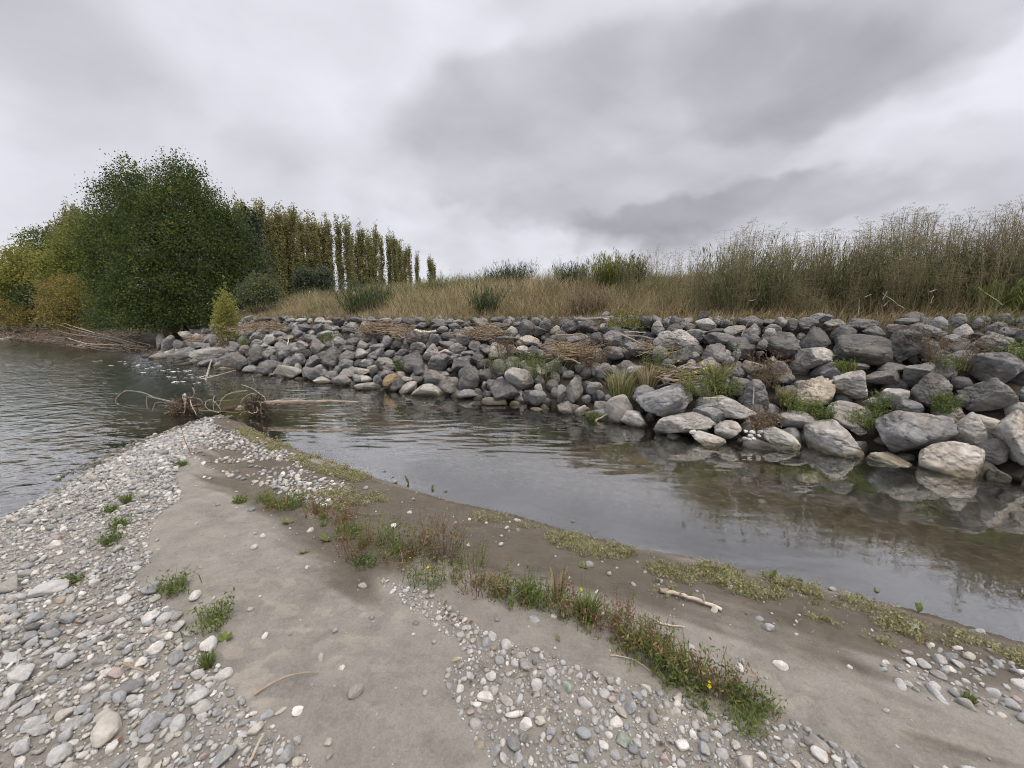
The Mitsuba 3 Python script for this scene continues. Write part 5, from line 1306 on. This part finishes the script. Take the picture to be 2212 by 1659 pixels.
stick('stick', 'curved dead root in the cobbles beside the gravel tongue', 'stick', [(None, 'twigpale', .005, .003, [g0 + [0, 0, .01], g0 * .5 + g1 * .5 + [0, .02, .03], g1 + [0, 0, .02]])], seed=34)
g0, g1 = ground(1318, 1418), ground(1405, 1452)
stick('straw_stalk', 'two-pronged pale straw lying on the sand before the weeds', 'straw', [(None, 'strawpale', .0022, .0012, [g0 + [0, 0, .006], g0 * .5 + g1 * .5 + [0, .02, .012], g1 + [0, 0, .006]])], seed=35)
rng = np.random.default_rng(12)
d = ground(415, 985)
stick('dry_stalk', 'thin dry weed stem standing in the far gravel', 'dry stalk', [(None, 'twig', .006, .002, [d, d + [-.05, 0, .16], d + [-.09, .02, .30]])], seed=36)

# ---------------------------------------------------------------- meadow on the bank
rng = np.random.default_rng(23)
bag = Bag()
N = 330000
Q = np.c_[rng.uniform(-27, 24, N), rng.uniform(2, 33, N)]
dkq, arcq = bank_distance(Q)
ok = (dkq > 2.95) & (dkq < 15.5) & (arcq > S_TIP - .8) & (Q[:, 0] < 1.9 * Q[:, 1] + 3) & (Q[:, 0] > -1.45 * Q[:, 1] - 1) & (rng.random(N) < np.where(dkq < 6, 1.0, .55))
Q, dkq, arcq = Q[ok], dkq[ok], arcq[ok]
near = smooth(9.5, 12.5, np.abs(np.hypot(Q[:, 0] - 6, Q[:, 1] - 4)))      # towards the fennel the grass is short and brown
pz = np.c_[Q * .55, np.zeros(len(Q))]
gp, hp = meshkit.fbm(pz, 3, 5), meshkit.fbm(pz * 2.2, 3, 6)
h = (.34 + .50 * smooth(3.0, 4.6, dkq)) * (.55 + .9 * hp) * rng.uniform(.6, 1.25, len(Q)) * (.62 + .38 * near)
tone = np.where(rng.random(len(Q)) < np.clip((gp - .50) * 4 + .12, .05, .8), pick(rng, {'grassgreen': .6, 'sage': .4}, len(Q)), np.where(rng.random(len(Q)) < .55 * near + .15, pick(rng, {'straw': .6, 'strawpale': .4}, len(Q)), pick(rng, {'strawbrown': .6, 'straw': .4}, len(Q))))
for rep in range(2):
    QQ = Q + rng.normal(size=Q.shape) * .05
    blades(bag, rng, np.c_[QQ, height(QQ) - .03], rng.normal(size=(len(Q), 2)) * (h * .28)[:, None] + [.05, -.03], h * (1 if rep == 0 else .8), .010 + .0006 * Q[:, 1:2].ravel(), tone, rng.uniform(.65, 1.2, len(Q)))
bag.put('meadow_grass')
tag('meadow_grass', 'tall dry straw coloured grass covering the bank top', kind='stuff')


def upright_shrub(name, label, cat, group, u, vtop, w, dk, seed, table, n=190, blade=.5, base_v=None):
    """A broom: many thin upright green shoots."""
    rng = np.random.default_rng(seed + 6000)
    c = at_bank(u / S, dk)
    h = max(.4, z_at(u / S, vtop / S, c[1]) - c[2])
    t = (c - [0, 0, EYE]) @ np.array([0, CP, -SP])
    w_ = w * t / (F * S)
    key = key_for(name)
    b, l = Bag(), Bag()
    for p_ in stems(b, rng, c, int(n * 1.6), w_ * .5, h, ID[table[0]], .007, .6, 3, .05):
        m = 12
        Q = along(p_, rng.uniform(.25, 1.03, m)) + rng.normal(size=(m, 3)) * .05 * w_
        leaves(l, rng, Q, .17, .022, pick(rng, table[1], m), rng.uniform(.7, 1.25, m), along=[0, 0, 2.2])
    b.put(part(key, 'stem'))
    l.put(part(key, 'foliage'))
    labels[f'{key}__stem'] = {'kind': 'stuff', 'label': 'thin upright stems'}
    labels[f'{key}__foliage'] = {'kind': 'stuff', 'label': 'fine upright shoots'}
    tag(key, label, cat, group)


BR = ('leafdark', {'leafgrey': .45, 'leafdark': .35, 'leafolive': .2})
upright_shrub('broom_shrub', 'spiky green broom at the edge of the meadow, farthest of its kind', 'shrub', 'broom shrubs in the meadow', 1443, 1098, 130, 4.0, 1, BR, 150)
upright_shrub('broom_shrub', 'narrow green broom in the meadow above the middle of the bank', 'shrub', 'broom shrubs in the meadow', 1912, 1125, 50, 4.0, 2, BR, 60)
upright_shrub('broom_shrub', 'dark bushy broom on the skyline, taller of the skyline pair', 'shrub', 'broom shrubs in the meadow', 2027, 1030, 85, 9.5, 3, BR, 150)
upright_shrub('broom_shrub', 'dark spiky broom on the skyline, lower of the skyline pair', 'shrub', 'broom shrubs in the meadow', 1960, 1052, 55, 9.5, 4, BR, 90)
upright_shrub('broom_shrub', 'rounded dark broom on the skyline left of the yellowish shrub', 'shrub', 'broom shrubs in the meadow', 2258, 1036, 95, 9.0, 5, BR, 150)
upright_shrub('broom_shrub', 'yellowish green rounded shrub on the skyline', 'shrub', 'broom shrubs in the meadow', 2418, 998, 120, 8.5, 6, ('leafolive', {'leafolive': .6, 'leafyellow': .3, 'leaf': .1}), 200)
upright_shrub('broom_shrub', 'narrow dark broom touching the yellowish shrub', 'shrub', 'broom shrubs in the meadow', 2482, 1015, 55, 8.5, 7, BR, 80)
upright_shrub('broom_shrub', 'grey twiggy shrub leaning in the meadow above the creeper', 'shrub', 'broom shrubs in the meadow', 2320, 1120, 130, 4.2, 8, ('twigpale', {'twigpale': .5, 'strawbrown': .4, 'sage': .1}), 80)
upright_shrub('broom_shrub', 'low dark scrub on the skyline below the last poplars', 'shrub', 'broom shrubs in the meadow', 1850, 1080, 120, 11, 9, ('twig', {'leafolive': .3, 'strawbrown': .4, 'twigpale': .3}), 110)
upright_shrub('broom_shrub', 'green plant deep in the fennel at the frame edge', 'shrub', 'broom shrubs in the meadow', 3955, 1090, 60, 4.2, 10, ('herb', {'herb': .7, 'leafolive': .3}), 60)
upright_shrub('broom_shrub', 'small green broom below the last two poplars', 'shrub', 'broom shrubs in the meadow', 1712, 1085, 60, 7.5, 11, ('leafolive', {'leafolive': .6, 'strawbrown': .4}), 60)

OL = ('fennelg', {'leafolive': .14, 'fennelg': .40, 'fennel': .46})
upright_shrub('bushy_fennel', 'dense dark olive bushy fennel at the near end of the open meadow', 'fennel', 'leafy fennel bushes', 2925, 965, 190, 4.7, 21, OL, 150)
upright_shrub('bushy_fennel', 'dense olive bushy fennel below the first high peak of the stand', 'fennel', 'leafy fennel bushes', 3330, 960, 150, 4.9, 22, OL, 120)
upright_shrub('bushy_fennel', 'olive bushy fennel midway along the dense stand, above the white stalks', 'fennel', 'leafy fennel bushes', 3570, 965, 150, 4.9, 23, OL, 120)
upright_shrub('bushy_fennel', 'dark bushy fennel at the frame edge behind the green plant', 'fennel', 'leafy fennel bushes', 3985, 960, 150, 4.8, 24, OL, 130)

# fennel: six shapes, each plant an entry of its own
FEN = []
for k in range(6):
    rng = np.random.default_rng(70 + k)
    sb, ub, fb = Bag(), Bag(), Bag()
    for s in range(14):
        th, r = rng.uniform(0, 2 * np.pi), .13 * math.sqrt(rng.random())
        foot = np.array([r * math.cos(th), r * math.sin(th), -.02])
        H = rng.uniform(.66, 1.0)
        tip_ = foot + [rng.normal() * .085 + .35 * foot[0], rng.normal() * .085 + .35 * foot[1], H]
        p_ = curve(foot, tip_, rng, .02, 7)
        tone = ID['fennelstem'] if rng.random() < .6 else ID['fennelg'] if rng.random() < .6 else ID['twigpale']
        tube(sb, p_, .0036, .0014, tone, rng.uniform(.75, 1.2), 3, cap=False)
        ends = [p_[-1]]
        for _ in range(int(rng.integers(5, 9))):
            t0 = rng.uniform(.55, .95)
            b0 = along(p_, np.array([t0]))[0]
            e = b0 + [rng.normal() * .055, rng.normal() * .055, rng.uniform(.05, .16)]
            tube(sb, curve(b0, e, rng, .05, 4), .0015, .0008, tone, 1, 3, cap=False)
            ends.append(e)
        for e in ends:
            nr_ = 9
            a = rng.uniform(0, 2 * np.pi, nr_)
            R = rng.uniform(.018, .033)
            tips = e + np.c_[np.cos(a) * R, np.sin(a) * R, rng.uniform(.010, .018, nr_)]
            sd = np.c_[-np.sin(a), np.cos(a), np.zeros(nr_)] * .0007
            V = np.stack([np.broadcast_to(e, (nr_, 3)), tips - sd, tips + sd], 1).reshape(-1, 3)
            ub.add(V, np.arange(nr_ * 3).reshape(-1, 3), ID['umbel'], rng.uniform(.7, 1.2))
            leaves(ub, rng, np.repeat(tips, 2, 0) + rng.normal(size=(2 * nr_, 3)) * .002, .0085, .004, pick(rng, {'umbel': .6, 'fennel': .3, 'straw': .1}, 2 * nr_), rng.uniform(.7, 1.3, 2 * nr_), along=[1, 0, 0], spread=.9)
        m = 62
        tt = rng.uniform(.06, .74, m)
        Q = along(p_, tt) + rng.normal(size=(m, 3)) * [.035, .035, .02]
        leaves(fb, rng, Q, .042, .0034, pick(rng, {'fennel': .5, 'fennelg': .38, 'strawbrown': .12}, m), rng.uniform(.6, 1.25, m), along=[0, 0, 1.3])
    FEN.append([scene.pop(b.put(f'fennel_source_{k}_{n}')) for n, b in enumerate((sb, ub, fb))])
TOPLINE = np.array([(2780, 935), (2850, 905), (2900, 878), (2985, 878), (3060, 905), (3140, 898), (3210, 905), (3320, 862), (3400, 850), (3450, 815), (3540, 808), (3620, 850), (3700, 828), (3760, 850), (3830, 790), (3900, 800), (3950, 782), (4010, 758), (4100, 740), (4500, 700)], float)
rng = np.random.default_rng(33)
spots = [(2190, 1010, 8), (2292, 1000, 7), (2345, 1002, 8), (2180, 1040, 6), (2535, 985, 6), (2577, 972, 6.5), (2656, 985, 6), (2735, 958, 6), (2610, 1040, 4.6), (2690, 1040, 4.5), (1735, 1060, 9), (1830, 1062, 10), (2480, 1010, 6.2), (2750, 1040, 4.4), (2120, 1065, 9), (1890, 1068, 10.5), (2440, 1000, 7.5)]
first = len(spots)
for u in np.r_[np.arange(2790, 4300, 30.0), np.arange(2800, 4300, 62.0), np.arange(2825, 4300, 85.0)]:
    u = u + 20 * math.sin(u * 2 * np.pi / 165) + rng.normal() * 16
    row = len(spots)
    v = np.interp(u, TOPLINE[:, 0], TOPLINE[:, 1]) + 85 * (.5 - .5 * math.cos((u + 80) * 2 * np.pi / 165)) * rng.random()
    k = rng.random()
    if row < first + 51:
        spots.append((u, v + abs(rng.normal()) * 22, rng.uniform(4.6, 6.6)))
    elif row < first + 76:
        spots.append((u, v + rng.uniform(70, 170), rng.uniform(4.0, 5.0)))
    else:
        spots.append((u, v + rng.uniform(170, 270), rng.uniform(3.6, 4.4)))
order_u = sorted(range(len(spots)), key=lambda n: spots[n][0])
nth = {}
for n, (u, v, dk) in enumerate(spots):
    c = at_bank(u / S, dk)
    h = z_at(u / S, v / S, c[1]) - c[2]
    if h < .5:
        continue
    key = key_for('fennel_plant')
    sx = float(np.clip(h, 1.2, 2.6)) * rng.uniform(.85, 1.2)
    if n < first: sx *= .8
    M = T().translate([float(x) for x in c]).rotate([0, 0, 1], float(rng.uniform(0, 360))).scale([sx, sx, float(h / .98)])
    src = FEN[int(rng.integers(6))]
    for nm, d in zip(('stem', 'flower_head', 'foliage'), src):
        scene[f'{key}__{nm}'] = {**d, 'to_world': M}
        labels[f'{key}__{nm}'] = {'kind': 'stuff'}
    if n < first:
        q_ = sum(1 for m in range(first) if spots[m][0] < u)
        tag(key, f'{ORD[q_]} thin dead fennel from the poplars, standing apart along the skyline', 'fennel', 'scattered fennel along the skyline')
    else:
        row = 'back row' if n < first + 51 else 'middle row' if n < first + 76 else 'front row'
        nth.setdefault(row, []).append((u, key))
TENS = ['', '', 'twenty', 'thirty', 'forty', 'fifty']
for row, L in nth.items():
    for q_, (u, key) in enumerate(sorted(L)):
        o_ = ORD[q_] if q_ < 20 else TENS[(q_ + 1) // 10] + ('-' + ORD[(q_ + 1) % 10 - 1] if (q_ + 1) % 10 else '')
        if q_ >= 20 and (q_ + 1) % 10 == 0: o_ = {'twenty': 'twentieth', 'thirty': 'thirtieth', 'forty': 'fortieth', 'fifty': 'fiftieth'}[o_]
        tag(key, f'{o_} brown fennel of the {row} of the dense stand, counted from its left', 'fennel', f'fennel of the {row}')
# white dead stalks at the foot of the fennel
for n, (u, v, L, a) in enumerate([(3475, 1180, .26, 1.3), (3480, 1205, .2, 1.0), (3665, 1195, .22, 1.5), (3405, 1170, .2, .5), (3380, 1240, .5, 1.7), (3660, 1150, .18, .4), (3560, 1215, .9, 2.6), (3945, 1200, .9, 2.6), (3235, 1235, .2, 1.5), (2950, 1185, .2, .2)]):
    c = at_bank(u / S, 3.7)
    c = on_plane(u / S, v / S, c[1])
    stick('dry_stalk', ['upright white', 'short white', 'slim white', 'slanting white', 'pale forked-looking', 'tiny white', 'long leaning pale', 'long leaning straw-coloured', 'pale stubby', 'flat white'][n] + ' dead stalk at the foot of the dense fennel', 'dead stalk', [(None, 'woodpale' if n not in (6, 7) else 'strawpale', .006, .003, [c, c + [.6 * L * math.cos(a), -.02, .6 * L * math.sin(a)]])], 'pale stalks at the foot of the fennel', seed=50 + n)

# ---------------------------------------------------------------- foam where the current meets the rocks, white pebbles by the waterline
rng = np.random.default_rng(14)
bag = Bag()
for u, v, w in [(355, 800, 26), (375, 803, 20), (405, 802, 16), (392, 812, 34), (300, 789, 22), (280, 785, 14), (415, 815, 22), (430, 818, 20), (395, 825, 16), (375, 826, 12), (330, 795, 16), (450, 812, 14), (345, 791, 14), (260, 782, 10), (425, 828, 10), (310, 806, 10), (210, 780, 10), (240, 790, 8)]:
    c = flat(u, v, .0)
    t = c[1]
    for _ in range(4):
        o = rng.normal(size=2) * [w * t / F * .30, w * t / F * .45]
        r = rng.uniform(.006, .015)
        V, f = SPH[1]
        bag.add(V * [r * 5.5, r * 1.5, r * .35] + [c[0] + o[0], c[1] + o[1], .012], f, ID['foam'], rng.uniform(.85, 1))
bag.put('foam', 'foam_white', True)
tag('foam', 'white foam flecks where the current passes the rocks', kind='stuff')
for n, (x, y, r) in enumerate([(1870, 1357, 24), (1855, 1393, 26), (1887, 1420, 24), (1847, 1430, 22), (1940, 1390, 18), (1800, 1415, 20), (1810, 1348, 18), (1950, 1352, 26), (1300, 1355, 28)]):
    c = bank_at(*C_(x, y), .97)
    w_, _ = span(0, 0, r / 2.4578 / S, 1, c)
    V, f = stone(rng, 2, 12, 8, .06, .72)
    key = put(key_for('pebble'), V * [w_ * 1.1, w_, w_ * .8] + c, f, 'cobble_stone', (ID['cream' if n % 2 else 'white'], 1.0), True)
    tag(key, f"{['uppermost', 'second', 'third', 'lowest', 'outlying', 'dullest', 'leftmost', 'rightmost', 'lone tan'][n]} pale pebble of the few lying between waterline boulders", 'pebble', 'pale pebbles at the waterline')
# dead leaves and a shell-coloured leaf on the sand
for n, (u, v, r, tone, label) in enumerate([(1598, 1532, 13, 'leaforange', 'orange curled dead leaf in the weeds near the pebbles'), (740, 1165, 9, 'strawpale', 'pale dead leaf on sand beside the rosette'), (828, 1258, 10, 'strawpale', 'pale curled leaf above the narrow pebble stripe'), (1205, 1382, 10, 'strawbrown', 'small brown leaf on the sand among pebbles'), (1668, 1518, 9, 'strawpale', 'buff dead leaf near the last weed'), (985, 1430, 10, 'strawpale', 'white leaf scrap near the bottom pebbles')]):
    c = ground(u, v)
    r_ = span(0, 0, r, r, c)[0]
    th = rng.uniform(0, 6.28)
    A, B2 = np.array([math.cos(th), math.sin(th), 0]), np.array([-math.sin(th), math.cos(th), 0])
    V = np.array([c - A * r_, c - A * r_ * .2 + B2 * r_ * .5 + [0, 0, r_ * .3], c + A * r_ + [0, 0, r_ * .25], c - A * r_ * .2 - B2 * r_ * .5 + [0, 0, r_ * .4], c + [0, 0, r_ * .05]]) + [0, 0, .008]
    key = put(key_for('dead_leaf'), V, [[0, 4, 1], [1, 4, 2], [2, 4, 3], [3, 4, 0]], 'leaf_tissue', (ID[tone], 1.0))
    tag(key, label, 'leaf', 'dead leaves on the sand')
